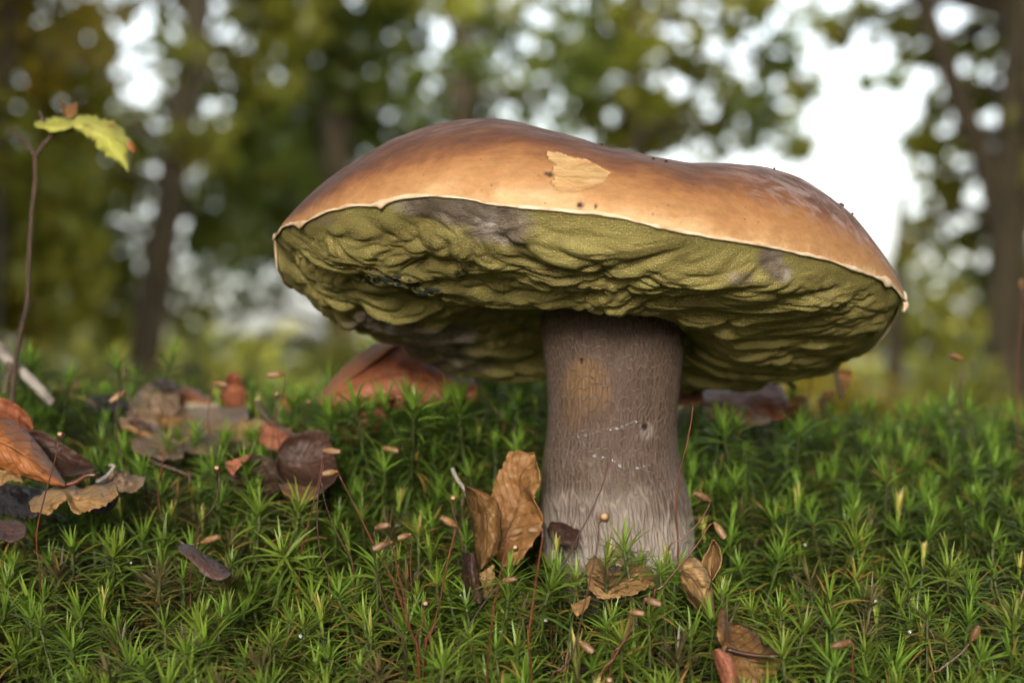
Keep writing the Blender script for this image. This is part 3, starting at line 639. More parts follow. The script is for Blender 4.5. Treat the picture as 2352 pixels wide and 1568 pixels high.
# litter on the crest, left
dc = 0.60
for lab, bl in [
 ('crumpled grey-brown leaf with a black tip on the litter heap', [B('litter_grey', [(300, 920), (330, 888), (358, 874), (404, 880)], [(288, 955), (330, 976), (370, 984), (414, 942)], dc, dL=12, dR=-6, dM=-4, wr=2.4), B('litter_dark', [(345, 885), (360, 872), (388, 872), (406, 878)], [(352, 892), (368, 890), (388, 892), (402, 892)], dc-0.002, wr=0.4)]),
 ('orange leaf lying across the top of the litter heap', [B('beech_orange', [(384, 902), (410, 890), (437, 888), (486, 916)], [(392, 914), (415, 930), (445, 932), (480, 924)], dc+0.02, dL=8, dR=-3, dM=-4)]),
 ('pale cream dry leaf below the orange leaf of the litter heap', [B('litter_pale', [(410, 930), (440, 922), (470, 924), (506, 928)], [(416, 944), (436, 956), (468, 954), (504, 944)], dc+0.005, dL=8, dR=-2)]),
 ('broad flat grey-tan leaf in front of the pale cream leaf', [B('litter_grey', [(386, 975), (424, 942), (490, 936), (566, 934)], [(388, 1000), (440, 1002), (500, 996), (572, 962)], dc-0.015, dL=18, dR=-5, dM=-3, wr=2.0)]),
 ('tan rolled leaf with a brown hollow, in front of the litter heap', [B('oak_tan', [(274, 962), (300, 958), (336, 966), (380, 994), (424, 1024)], [(280, 984), (305, 992), (335, 1010), (356, 1026), (410, 1034)], dc-0.035, dL=7, dR=-3, dM=-4, wr=0.9), B('dark_brown', [(292, 966), (312, 962), (335, 970), (352, 986)], [(296, 974), (315, 978), (334, 984), (348, 992)], dc-0.042, dL=2, dR=2, wr=0.3)]),
 ('flat brownish-tan leaf under the broad grey-tan leaf', [B('litter_grey', [(420, 1004), (470, 990), (530, 992), (590, 985)], [(425, 1036), (470, 1044), (530, 1042), (585, 1020)], dc-0.035, dL=14, dR=-4, wr=1.6)]),
 ('dark red curled leaf standing up from the litter heap', [B('beech_red', [(505, 915), (512, 880), (526, 858), (545, 858), (566, 908)], [(512, 925), (530, 938), (552, 950), (580, 968), (592, 948)], dc+0.012, dL=4, dR=-4, dM=6, wr=1.6)]),
 ('blurred orange-tan leaf behind the thin dark twig', [B('beech_orange', [(642, 926), (656, 908), (675, 905), (696, 920)], [(646, 942), (662, 948), (680, 944), (696, 934)], dc+0.02, dL=6, dR=-2)]),
 ('small blurred reddish leaf behind the grey branch tip', [B('beech_pink', [(138, 890), (155, 874), (172, 871), (181, 884)], [(146, 910), (158, 918), (170, 908), (180, 896)], dc+0.04, dL=4, dR=-2)]),
 ('blackish-brown flat leaf at the left end of the litter heap', [B('litter_dark', [(196, 918), (225, 904), (260, 908), (290, 918)], [(200, 935), (230, 942), (262, 944), (292, 938)], dc, dL=8, dR=-3, wr=2.0)]),
 ('brown-grey leaf lying in front of the rolled tan leaf', [B('litter_grey', [(300, 1010), (335, 1000), (380, 1012), (425, 1030)], [(305, 1035), (340, 1048), (385, 1056), (420, 1050)], dc-0.05, dL=10, dR=-4, wr=2.0)]),
 ('dark brown leaf wedged between the grey-brown and the broad grey-tan leaf', [B('oak_brown', [(360, 950), (380, 930), (405, 925), (430, 940)], [(365, 975), (385, 985), (405, 982), (428, 962)], dc-0.008, dL=8, dR=-3, wr=1.8)]),
 ('mottled tan leaf at the right foot of the litter heap', [B('oak_tan', [(520, 985), (550, 965), (590, 960), (625, 975)], [(525, 1012), (555, 1022), (592, 1020), (622, 1000)], dc-0.028, dL=10, dR=-3, wr=1.8)]),
 ('dull tan leaf half buried between the capsule stalks left of the dark leaf', [B('beech_pink', [(590, 985), (615, 970), (640, 975), (668, 985)], [(594, 1010), (615, 1030), (645, 1030), (664, 1008)], 0.56, dL=6, dR=-2)]),
]: add_leaf(lab, bl, group='leaf litter on the crest of the bank')
# by the stem
add_leaf('tall ragged orange-tan leaf leaning on the left side of the stem', [
 B('oak_orange', [(1116, 1225), (1126, 1150), (1140, 1095), (1156, 1066), (1177, 1035), (1228, 1040)], [(1150, 1300), (1196, 1285), (1248, 1200), (1226, 1143), (1242, 1104), (1232, 1060)], 0.478, dL=4, dR=-3, dM=3, wr=0.8, rag=1.3)])
add_leaf('brown cupped leaf leaning on the ragged orange-tan leaf', [
 B('oak_brown', [(1066, 1112), (1072, 1150), (1086, 1200), (1090, 1260), (1098, 1306)], [(1080, 1120), (1110, 1128), (1146, 1160), (1150, 1215), (1142, 1266), (1108, 1306)], 0.462, dL=6, dR=-2, dM=-5, wr=0.8, rag=0.8)])
add_leaf('dark narrow folded leaf hanging below the brown cupped leaf', [
 B('dark_brown', [(1064, 1268), (1062, 1310), (1066, 1364), (1082, 1390)], [(1090, 1270), (1098, 1312), (1108, 1360), (1110, 1384)], 0.452, dL=4, dR=-2, dM=-4),
 B('oak_tan', [(1100, 1318), (1100, 1345), (1112, 1378)], [(1134, 1294), (1136, 1335), (1128, 1368)], 0.455, dL=0, dR=3, wr=0.6)])
add_leaf('dark brown leaf tucked against the foot of the stem', [
 B('dark_brown', [(1258, 1222), (1264, 1200), (1292, 1202), (1333, 1218)], [(1262, 1236), (1290, 1250), (1318, 1256), (1328, 1246)], 0.474, dL=5, dR=-1, dM=-2)])
add_leaf('torn tan lobed leaf with holes, lying before the foot of the stem', [
 B('oak_tan', [(1345, 1298), (1362, 1280), (1384, 1292), (1402, 1314), (1430, 1312), (1462, 1292), (1498, 1310)], [(1352, 1350), (1374, 1372), (1400, 1372), (1450, 1366), (1480, 1352), (1500, 1342), (1506, 1330)], 0.452, dL=10, dR=-4, dM=-2, rag=1.4, torn=0.35, nu=60, nv=34),
 B('litter_pale', [(1386, 1258), (1414, 1252), (1446, 1262)], [(1402, 1293), (1418, 1298), (1434, 1298)], 0.462, dL=3, dR=0, rag=0.8, wr=0.4),
 B('oak_tan', [(1312, 1390), (1335, 1378), (1358, 1370)], [(1316, 1404), (1330, 1414), (1350, 1392)], 0.446, dL=2, dR=-1)])
add_leaf('curled tan-brown leaf with a pale frayed edge, right of the torn lobed leaf', [
 B('oak_tan', [(1562, 1300), (1576, 1279), (1602, 1283), (1624, 1312), (1636, 1350), (1642, 1418)], [(1560, 1330), (1564, 1355), (1580, 1380), (1596, 1398), (1612, 1412), (1636, 1424)], 0.452, dL=-2, dR=6, dM=-7, rag=0.8, wr=0.9)])
add_leaf('small pointed tan leaf standing up beside the curled tan-brown leaf', [
 B('oak_tan', [(1637, 1238), (1626, 1264), (1612, 1295), (1632, 1332)], [(1639, 1238), (1652, 1256), (1657, 1292), (1636, 1332)], 0.458, dL=3, dR=0, dM=4, rag=0.4)])
add_leaf('brown lobed leaf with a dark midrib stalk, low in the moss on the right', [
 B('oak_brown', [(1650, 1404), (1664, 1397), (1674, 1428), (1711, 1438), (1742, 1456), (1757, 1486), (1776, 1482), (1793, 1498)], [(1646, 1460), (1660, 1490), (1672, 1520), (1690, 1575), (1720, 1585), (1758, 1572), (1786, 1538), (1796, 1510)], 0.425, dL=7, dR=-5, dM=-3, rag=1.3, wr=0.8)],
 stalk=([(1668, 1490), (1700, 1498), (1740, 1505), (1780, 1506), (1814, 1502)], 0.4195, 0.00042, M_SETAD))
add_leaf('pinkish-brown strap-shaped leaf in front of the brown lobed leaf', [
 B('beech_pink', [(1636, 1492), (1645, 1530), (1664, 1590)], [(1652, 1488), (1686, 1520), (1700, 1590)], 0.412, dL=2, dR=0, dM=-3, rag=0.3)])
add_leaf('purple-brown narrow leaf lying flat among the left moss shoots', [
 B('purple_brown', [(408, 1254), (434, 1250), (470, 1272), (510, 1296), (533, 1314)], [(414, 1268), (445, 1292), (470, 1320), (504, 1333), (530, 1320)], 0.447, dL=8, dR=-3, dM=-3, rag=0.4)])
# behind the stem on the right
add_leaf('dark red leaf with a hooked stalk lying under the right side of the cap', [
 B('beech_red', [(1600, 884), (1650, 876), (1713, 874), (1777, 874), (1800, 894)], [(1606, 925), (1640, 935), (1730, 956), (1795, 964), (1812, 930)], 0.578, dL=18, dR=-5, dM=-3, wr=0.9, rag=0.6)],
 stalk=([(1776, 880), (1795, 874), (1812, 878), (1828, 892)], 0.585, 0.0006, M_TWIGD))
add_leaf('orange-red leaf peeping out directly behind the right edge of the stem', [
 B('beech_orange', [(1548, 905), (1570, 890), (1592, 882), (1614, 880)], [(1550, 930), (1570, 930), (1594, 926), (1616, 918)], 0.565, dL=5, dR=-2)])
add_leaf('dull brown leaf below the dark red leaf under the cap', [
 B('oak_brown', [(1626, 934), (1680, 938), (1730, 948), (1772, 960)], [(1632, 962), (1680, 972), (1730, 976), (1768, 972)], 0.562, dL=5, dR=-2)])
add_leaf('blurred orange-tan leaf at the tip of the dark red leaf', [
 B('oak_orange', [(1800, 922), (1825, 912), (1855, 910)], [(1802, 972), (1824, 962), (1850, 934)], 0.60, dL=3, dR=-2)])
add_leaf('blurred small tan leaf on the right crest of the moss', [
 B('oak_orange', [(1878, 915), (1896, 900), (1920, 896)], [(1880, 942), (1900, 940), (1914, 920)], 0.61, dL=3, dR=-2)])
add_leaf('curled rusty leaf scrap held up on a dark stalk on the right crest', [
 B('oak_orange', [(1922, 852), (1938, 849), (1956, 856)], [(1926, 884), (1938, 894), (1954, 886)], 0.615, dL=3, dR=-2, dM=4, wr=0.8)],
 stalk=([(1933, 915), (1928, 890), (1922, 865), (1918, 842)], 0.614, 0.0007, M_TWIGD))

# ------------------------------------------------------------------ twigs, branch, sapling
def stick(name, label, pts, d, r0, r1, m_, group=None, cat='twig', knots=0.15):
    P = spline(np.array([at(p[0], p[1], d if len(p) < 3 else p[2]) for p in pts]), 40)
    rr2 = np.linspace(r0, r1, 40)*(1 + knots*noise(np.stack([np.arange(40)*0.35, np.full(40, len(label)), np.zeros(40)], -1)))
    V_, F_ = tube(P, rr2, 12); o = obj(name, new_mesh(name, V_, F_, m_)); return tag(o, label, cat, group)
r = thing('fallen_branch', at(112, 915, 0.565), 'pale grey broken branch slanting into the moss on the left', 'branch')
P = spline(np.array([at(-60, 755, 0.56), at(-10, 795, 0.562), at(30, 838, 0.564), at(70, 872, 0.566), at(120, 925, 0.568)]), 50)
V_, F_ = tube(P, np.linspace(0.0021, 0.0013, 50)*(1+0.2*noise(np.stack([np.arange(50)*0.3, np.zeros(50), np.zeros(50)], -1))), 14); obj('limb', new_mesh('limb', V_, F_, M_TWIG), r)
P = spline(np.array([at(18, 826, 0.563), at(22, 850, 0.562), at(14, 872, 0.56), at(10, 905, 0.56)]), 16)
V_, F_ = tube(P, np.linspace(0.0012, 0.0006, 16), 9); obj('side_shoot', new_mesh('side_shoot', V_, F_, M_TWIGD), r)
stick('twig', 'thin dark twig curving down behind the chocolate-brown leaf', [(590, 920), (600, 945), (622, 968), (650, 985), (690, 1006)], 0.552, 0.0007, 0.0004, M_TWIGD)
stick('twig', 'short pale twig poking up beside the brown cupped leaf', [(1038, 1074), (1050, 1100), (1068, 1124), (1078, 1150)], 0.485, 0.0005, 0.0006, M_TWIG)

ds = 0.56
sap = thing('sapling', at(30, 900, ds), 'slender sapling shoot with a yellow-green toothed leaf at its forked top', 'sapling')
P = spline(np.array([at(x, y, ds) for x, y in [(26, 935), (36, 822), (52, 740), (63, 690), (66, 600), (72, 500), (80, 420), (80, 358)]]), 60)
V_, F_ = tube(P, np.linspace(0.00072, 0.00048, 60)*(1+0.22*np.abs(noise(np.stack([np.arange(60)*0.45, np.zeros(60), np.zeros(60)], -1)))), 10); main = obj('stem', new_mesh('sapling_stem', V_, F_, M_SAPL), sap)
for pts, a_, b_ in (([(80, 360), (68, 338), (45, 315), (20, 298)], 0.0006, 0.0005), ([(80, 360), (98, 335), (122, 308), (145, 300), (168, 298)], 0.0007, 0.0004), ([(118, 312), (108, 292), (98, 272), (90, 256)], 0.0006, 0.0005)):
    P = spline(np.array([at(x, y, ds) for x, y in pts]), 20); V_, F_ = tube(P, np.linspace(a_, b_, 20), 8); obj('branchlet', new_mesh('branchlet', V_, F_, M_SAPL), sap)
lk = dict(thick=0.0002)
o = obj('leaf', leaf_mesh('sapling_leaf', [(150, 290), (178, 270), (215, 266), (235, 275), (262, 282), (282, 298), (307, 330), (304, 345), (296, 394)], [(152, 295), (180, 298), (200, 312), (212, 322), (228, 340), (248, 360), (270, 372), (284, 384), (293, 396)], ds, LM['green_leaf'], dL=5, dR=-2, dM=-4, wr=0.4, rag=2.2, seed=5), sap); o['label'] = 'drooping yellow-green toothed leaf with browned edges'
o.modifiers.new('thickness', 'SOLIDIFY').thickness = 0.0002
o = obj('leaf', leaf_mesh('sapling_leaf', [(78, 284), (100, 276), (130, 268), (168, 280)], [(80, 292), (105, 298), (130, 302), (168, 292)], ds-0.002, LM['green_leaf'], dL=6, dR=-3, dM=-2, wr=0.4, rag=1.2, seed=8), sap)
o.modifiers.new('thickness', 'SOLIDIFY').thickness = 0.0002
o = obj('leaf', leaf_mesh('sapling_leaf', [(136, 232), (148, 240), (160, 246), (178, 233)], [(140, 240), (146, 262), (162, 272), (176, 262)], ds+0.004, LM['oak_orange'], dL=4, dR=-2, wr=0.8, rag=1.2, seed=9), sap); o['label'] = 'withered rusty scrap of leaf above the green ones'
o.modifiers.new('thickness', 'SOLIDIFY').thickness = 0.0002
for ex, ey, ew, eh in ((307, 340, 10, 26), (262, 288, 10, 7)):
    o = obj('browned_edge', leaf_mesh('browned_edge', [(ex-ew, ey-eh*0.6), (ex, ey-eh*0.3), (ex+1, ey+eh*0.4)], [(ex-ew*1.6, ey-eh*0.3), (ex-ew, ey+eh*0.1), (ex-ew*0.6, ey+eh*0.4)], ds-0.001, LM['beech_orange'], wr=0.2, rag=0.8, seed=int(ex), nu=16, nv=8), sap)
    o.modifiers.new('thickness', 'SOLIDIFY').thickness = 0.0002

# ------------------------------------------------------------------ moss capsules on their stalks
def capsule_mesh(p0, axis_, L, rad_):
    axis_ = np.asarray(axis_, float); axis_ /= np.linalg.norm(axis_)
    a = np.cross(axis_, [0.13, 0.2, 0.97]); a /= np.linalg.norm(a); b = np.cross(axis_, a)
    prof = [(0.0, 0.22), (0.06, 0.42), (0.12, 0.55), (0.16, 0.42), (0.22, 0.72), (0.35, 0.96), (0.6, 1.0), (0.8, 0.9), (0.92, 0.74), (0.97, 0.78), (1.0, 0.72), (0.985, 0.55), (0.9, 0.45)]
    ns = 16; ang = np.linspace(0, 2*np.pi, ns, endpoint=False)
    sq = 1/np.maximum(np.abs(np.cos(ang)), np.abs(np.sin(ang)))**0.45
    V = [np.asarray(p0) + axis_*L*s + rad_*rr3*sq[:, None]*(np.cos(ang)[:, None]*a + 0.86*np.sin(ang)[:, None]*b) for s, rr3 in prof]
    n = len(prof); V = np.concatenate(V); F = [tuple(map(int, q)) for q in grid_faces(n, ns, True)]
    F.append(tuple(range((n-1)*ns, n*ns)))
    dv = [np.asarray(p0) + axis_*L*0.955 + rad_*0.52*(np.cos(k)*a + np.sin(k)*b*0.86) for k in ang]
    return V, F, np.array(dv)
SP = [  # capsule centre (or None), 'F' when its mouth faces out, stalk pixels from top to foot, stalk colour, label
 ((633, 860), '', [(653, 858), (655, 870), (648, 913), (635, 953), (638, 1000), (643, 1034), (645, 1128)], 'r', 'tall capsule bent left on a long stalk above the cupped chocolate-brown leaf'),
 ((636, 906), 'F', [(634, 920), (632, 950), (626, 1020), (622, 1060)], 'd', 'frayed dark capsule close to the tall bent one'),
 ((508, 882), '', [(489, 879), (484, 910), (478, 945), (480, 985), (487, 1020), (482, 1072)], 'r', 'dark capsule nodding right in front of the dark red litter leaf'),
 (None, '', [(290, 845), (276, 900), (266, 950), (268, 985), (278, 1050), (288, 1140)], 'd', 'bare dark stalk crossing behind the capsule by the rolled tan leaf'),
 ((270, 911), '', [(287, 898), (292, 905), (310, 965), (328, 1025), (345, 1056), (385, 1072), (425, 1088), (436, 1110)], 'r', 'tan capsule on a widely curved stalk by the rolled tan leaf'),
 ((139, 998), 'F', [(134, 1008), (128, 1050), (118, 1085), (100, 1150), (86, 1210), (84, 1260), (92, 1330)], 'r', 'open-mouthed capsule in front of the glossy orange-brown leaf'),
 (None, '', [(381, 1030), (372, 1070), (364, 1115), (366, 1170), (380, 1218)], 'r', 'short bare red stalk between the rolled tan leaf and the purple-brown leaf'),
 ((498, 1075), 'F', [(503, 1088), (502, 1130), (490, 1165), (462, 1200), (446, 1260), (438, 1325)], 'd', 'round open capsule on a dark stalk near the pinkish-tipped dark leaf'),
 ((485, 1238), '', [(462, 1246), (445, 1250), (425, 1252), (405, 1262)], 'd', 'brown capsule lying over the purple-brown leaf'),
 ((764, 1036), '', [(741, 1034), (740, 1050), (735, 1091), (711, 1192), (688, 1304)], 'r', 'pale split capsule in front of the cupped chocolate-brown leaf'),
 ((757, 1085), '', [(775, 1082), (784, 1100), (803, 1138), (833, 1198), (868, 1269), (904, 1334), (940, 1444), (964, 1510)], 'r', 'pale capsule on a very long slanting red stalk under the split one'),
 (None, '', [(745, 1062), (735, 1110), (728, 1180), (735, 1266), (755, 1330)], 'd', 'bare brown stalk just beside the split capsule'),
 (None, '', [(738, 1100), (746, 1150), (765, 1205), (790, 1256), (812, 1312)], 'd', 'bare dark stalk leaning right below the split capsule'),
 ((899, 1032), '', [(880, 1028), (872, 1048), (862, 1078), (846, 1115), (834, 1148)], 'd', 'reddish capsule on a dark stalk in the shaded moss under the cap'),
 ((1041, 1144), 'F', [(1037, 1160), (1042, 1180), (1052, 1212), (1062, 1255), (1064, 1320)], 'd', 'round open capsule just left of the brown cupped leaf'),
 ((1029, 1197), '', [(1046, 1208), (1044, 1225), (1029, 1285), (1018, 1340), (1008, 1390), (992, 1450), (976, 1500)], 'r', 'capsule leaning left below the round open one'),
 ((880, 1208), '', [(862, 1212), (859, 1230), (860, 1281), (875, 1355), (895, 1414), (930, 1500)], 'd', 'upper capsule of the three clustered together, nodding right'),
 ((928, 1231), '', [(944, 1226), (945, 1242), (943, 1310), (946, 1370)], 'd', 'right-hand capsule of the three clustered together'),
 ((878, 1252), '', [(902, 1243), (905, 1255), (913, 1310), (928, 1370), (944, 1450), (962, 1520)], 'r', 'largest shiny capsule of the three clustered together'),
 ((977, 1386), 'F', [(974, 1396), (973, 1412), (968, 1442), (956, 1480)], 'r', 'small round capsule low in the dark moss hollow'),
 ((996, 1441), '', [(990, 1446), (982, 1460), (976, 1490)], 'r', 'tiny reddish capsule beside the small round one'),
 ((1180, 1224), '', [(1171, 1228), (1162, 1262), (1150, 1312), (1138, 1370), (1133, 1400), (1122, 1503), (1118, 1575)], 'r', 'small dark capsule on a thick red stalk below the ragged orange-tan leaf'),
 ((1183, 1257), 'F', [(1176, 1268), (1166, 1300), (1156, 1340), (1150, 1380)], 'r', 'faded capsule right under the thick-stalked one'),
 ((1171, 1330), '', [(1155, 1332), (1140, 1350), (1106, 1392), (1070, 1450), (1050, 1490)], 'd', 'small capsule on a slanting dark stalk crossing the thick red one'),
 ((1228, 1216), '', [(1246, 1216), (1247, 1230), (1240, 1275), (1234, 1312), (1226, 1370), (1218, 1430), (1213, 1480), (1222, 1575)], 'r', 'dark capsule on a tall red stalk touching the ragged orange-tan leaf'),
 (None, '', [(1396, 1062), (1385, 1110), (1355, 1180), (1328, 1230), (1295, 1300), (1268, 1350)], 'd', 'long bare dark stalk leaning across the foot of the stem'),
 ((1388, 1186), 'F', [(1376, 1200), (1374, 1225), (1372, 1255), (1358, 1318), (1343, 1385), (1326, 1460), (1314, 1505), (1284, 1540), (1262, 1575)], 'd', 'shiny golden capsule standing against the foot of the stem'),
 (None, '', [(1592, 925), (1588, 965), (1575, 1030), (1560, 1090), (1552, 1180), (1557, 1245)], 'r', 'bare red stalk beside the right edge of the stem'),
 ((1612, 1140), '', [(1632, 1150), (1628, 1162), (1608, 1195), (1571, 1235), (1530, 1280)], 'r', 'tan capsule right of the stem on a red slanting stalk'),
 ((1653, 1218), '', [(1640, 1198), (1630, 1204), (1604, 1246), (1560, 1300), (1521, 1348), (1500, 1380)], 'r', 'drooping capsule above the small pointed tan leaf'),
 ((1500, 1381), '', [(1480, 1374), (1478, 1390), (1458, 1430), (1430, 1480), (1402, 1530)], 'd', 'right-hand golden capsule of the pair below the torn lobed leaf'),
 ((1463, 1406), '', [(1446, 1404), (1448, 1420), (1440, 1455), (1410, 1510), (1376, 1575)], 'r', 'left-hand capsule of the pair below the torn lobed leaf'),
 ((1347, 1484), '', [(1330, 1470), (1325, 1480), (1326, 1510), (1330, 1550)], 'd', 'dull brown capsule beside the bent stalk of the golden one'),
 ((1399, 1562), 'F', [(1400, 1572), (1402, 1585), (1406, 1600)], 'r', 'pale capsule cut by the lower frame below the pair of capsules'),
 ((2195, 820), '', [(2211, 826), (2211, 840), (2206, 900), (2210, 965), (2222, 1010), (2242, 1048)], 'd', 'lone capsule bent left on a thin stalk above the bright right-hand moss'),
 ((2345, 652), '', [(2347, 664), (2348, 700), (2341, 780), (2338, 860), (2336, 915), (2340, 960)], 'r', 'blurred reddish capsule on the tallest stalk at the edge of the bright moss'),
 ((1931, 1477), '', [(1954, 1472), (1961, 1482), (1957, 1520), (1960, 1580)], 'r', 'tan capsule nodding left near the brown lobed leaf'),
 ((2239, 1452), '', [(2232, 1470), (2224, 1480), (2200, 1506), (2158, 1538), (2136, 1575)], 'r', 'tan capsule on a bent red stalk in the open right-hand moss'),
 (None, '', [(1868, 838), (1862, 880), (1856, 930), (1852, 960)], 'd', 'blurred thin stalk below the right end of the cap'),
 (None, '', [(1078, 848), (1105, 892), (1130, 935), (1158, 985)], 'r', 'thin red stalk leaning in the dark moss behind the stem'),
 ((708, 924), 'F', [(700, 932), (696, 950), (688, 1000)], 'r', 'blurred small capsule left of the large red-brown leaf'),
]
for ctr, kind, path, colr, lab in SP:
    fx, fy = path[-1]; dd = hit(fx, min(fy, 1560)) - 0.004
    dd = min(dd, 0.60)
    if lab.startswith('blurred reddish'): dd = 0.585
    if 'foot of the stem' in lab or 'right edge of the stem' in lab: dd = min(dd, 0.468)
    if ctr is not None and 'orange-tan leaf' in lab: dd = min(dd, 0.455)
    Pp = at(np.array([p[0] for p in path], float), np.array([p[1] for p in path], float), dd)
    foot = Pp[-1].copy(); gz = float(moss_top(foot[0], foot[1])) - SOIL
    if foot[2] > gz: Pp = np.vstack([Pp, [foot[0], foot[1]+0.001, gz-0.001]])
    n = 34; S = spline(Pp, n); r = thing('moss_capsule', (foot[0], foot[1], min(gz, foot[2])), lab, 'moss capsule', 'capsule stalks standing out of the moss')
    V_, F_ = tube(S, np.linspace(0.00016, 0.00024, n), 7); obj('seta', new_mesh('seta', V_, F_, M_SETA if colr == 'r' else M_SETAD), r)
    if ctr is not None:
        top = S[0]
        if kind == 'F':
            c_ = at(ctr[0], ctr[1], dd); ax = np.array([0.25*(random.random()-0.5), -1, 0.35]); L_ = 0.0028; rad_ = 0.00078 if 'golden' not in lab else 0.0011
            p0 = c_ - ax/np.linalg.norm(ax)*L_*0.75; top = p0
            S2 = np.linspace(S[0], p0, 6); V_, F_ = tube(S2, 0.0002, 7); obj('neck', new_mesh('neck', V_, F_, M_SETAD), r)
        else:
            c_ = at(ctr[0], ctr[1], dd); ax = (c_-top)*2; L_ = max(np.linalg.norm(ax), 0.0032); p0 = top - 0.0001*ax/np.linalg.norm(ax); rad_ = min(0.00098, 0.25*L_)
            if 'tiny' in lab: L_ = 0.0016; rad_ = 0.0005
            ax = ax + np.array([0, -0.25*L_, 0])
        V_, F_, dv = capsule_mesh(p0, ax, L_, rad_)
        c = obj('capsule', new_mesh('capsule', V_, F_, M_CAPS), r)
        obj('mouth', new_mesh('mouth', dv, [tuple(range(len(dv)))], M_MOUTH, smooth=False), c)

# ------------------------------------------------------------------ moss
def shoot(rs, L, n, ll, brown=0.0, spear=False, wither=False):
    """one haircap moss shoot of height L: stem and n pointed leaves; z = 0 is its foot"""
    lean = rs.normal(size=2)*0.10
    sV, sF = tube(np.array([[0, 0, 0], [lean[0]*L*0.3, lean[1]*L*0.3, L*0.5], [lean[0]*L, lean[1]*L, L*0.97]]), [0.00035, 0.0004, 0.0004], 5, False)
    ks = np.array([0, 0.3, 0.65, 1.0]); wd = np.array([0.8, 1.0, 0.62, 0.06])*0.00031
    V, C = [], []
    for i in range(n):
        f = (i+0.5)/n                                    # 0 = lowest leaf, 1 = topmost
        z = L*(0.22 + 0.77*(1-(1-f)**1.7)); az = i*2.39996 + rs.normal()*0.2
        el = math.radians(np.interp(f, [0, 0.3, 0.6, 0.85, 1], [-30, -6, 16, 42, 80]) + rs.normal()*10)
        if spear and f > 0.8: el = math.radians(86)
        droop = np.interp(f, [0, 0.4, 0.8, 1], [1.1, 0.95, 0.6, 0.15]) * (0.7+0.6*rs.random())
        if wither: el += 0.5*(1-f); droop *= 0.4
        ln_ = ll*np.interp(f, [0, 0.4, 0.8, 1], [0.85, 1.05, 1.0, 0.72])*(0.85+0.3*rs.random())
        o = np.array([lean[0]*z, lean[1]*z, z]); h = np.array([math.cos(az), math.sin(az), 0]); s = np.array([-math.sin(az), math.cos(az), 0])
        p = o.copy(); pts = [p.copy()]; e = el
        for a_, b_ in zip(ks[:-1], ks[1:]):
            st = (b_-a_)*ln_; e -= droop*(b_-a_)*0.5; p = p + st*(h*math.cos(e) + np.array([0, 0, math.sin(e)])); e -= droop*(b_-a_)*0.5; pts.append(p.copy())
        tw = rs.normal()*0.25; s = s*math.cos(tw) + np.array([0, 0, math.sin(tw)])
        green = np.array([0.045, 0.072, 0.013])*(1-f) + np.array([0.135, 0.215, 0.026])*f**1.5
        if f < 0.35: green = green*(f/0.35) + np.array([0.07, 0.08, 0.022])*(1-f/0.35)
        old = rs.random() < brown*(1.15-f)
        if wither: green = np.array([0.085, 0.07, 0.03])
        green = green*(0.8+0.4*rs.random())
        tipc = np.array([0.36, 0.19, 0.055]) if old else green*1.1 + np.array([0.03, 0.02, 0])*(rs.random() < 0.4)
        basec = (green*0.4+np.array([0.2, 0.15, 0.04])*0.6) if old else green*1.15
        if spear and f > 0.9: tipc = np.array([0.50, 0.40, 0.13]); basec = np.array([0.33, 0.36, 0.07])
        up = np.array([0, 0, 1.0])
        for k in range(4):
            wk = wd[k]*(1.5 if spear and f > 0.9 else 1)
            m_ = pts[k] - h*0.0; V += [pts[k]-s*wk+up*wk*0.35, m_, pts[k]+s*wk+up*wk*0.35]
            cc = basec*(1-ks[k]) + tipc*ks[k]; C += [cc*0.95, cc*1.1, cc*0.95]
    V = np.array(V); C = np.array(C)
    base = np.arange(n)[:, None, None]*12; k = np.arange(3)[None, :, None]*3
    q = np.array([[0, 1, 4, 3], [1, 2, 5, 4]])[None, None]
    F = (base[..., None] + k[..., None] + q).reshape(-1, 4)
    return sV, sF, V, F, np.clip(C, 0, 1)
rs = np.random.default_rng(11)
KINDS = {
 'green': dict(label='fresh green star-shaped moss shoot with all its leaves green', var=[shoot(rs, 0.028*(0.9+0.2*rs.random()), rs.integers(66, 82), 0.0079*(0.9+0.25*rs.random()), 0.04) for _ in range(8)]),
 'brown': dict(label='moss shoot with browned tips on its lower leaves', var=[shoot(rs, 0.027*(0.9+0.2*rs.random()), rs.integers(60, 76), 0.0080*(0.9+0.25*rs.random()), 0.55) for _ in range(6)]),
 'spear': dict(label='moss shoot with a pale yellow spear-like bud at its centre', var=[shoot(rs, 0.027*(0.9+0.2*rs.random()), rs.integers(48, 58), 0.0078*(0.9+0.25*rs.random()), 0.25, True) for _ in range(4)]),
 'dry': dict(label='withered olive-brown moss shoot with half-closed leaves', var=[shoot(rs, 0.024*(0.9+0.2*rs.random()), rs.integers(44, 54), 0.0080, 0.3, False, True) for _ in range(3)]),
}
KN = list(KINDS); KP = [0.60, 0.27, 0.06, 0.07]
MSTEM = make_simple('moss_stem', (0.03, 0.03, 0.010), (0.08, 0.10, 0.025), 300, 0.6)
for kk in KINDS.values():
    kk['me'] = [(new_mesh('moss_stem', a, b, MSTEM), new_mesh('moss_leaves', c, d_, M_MOSS, cols=e)) for a, b, c, d_, e in kk['var']]
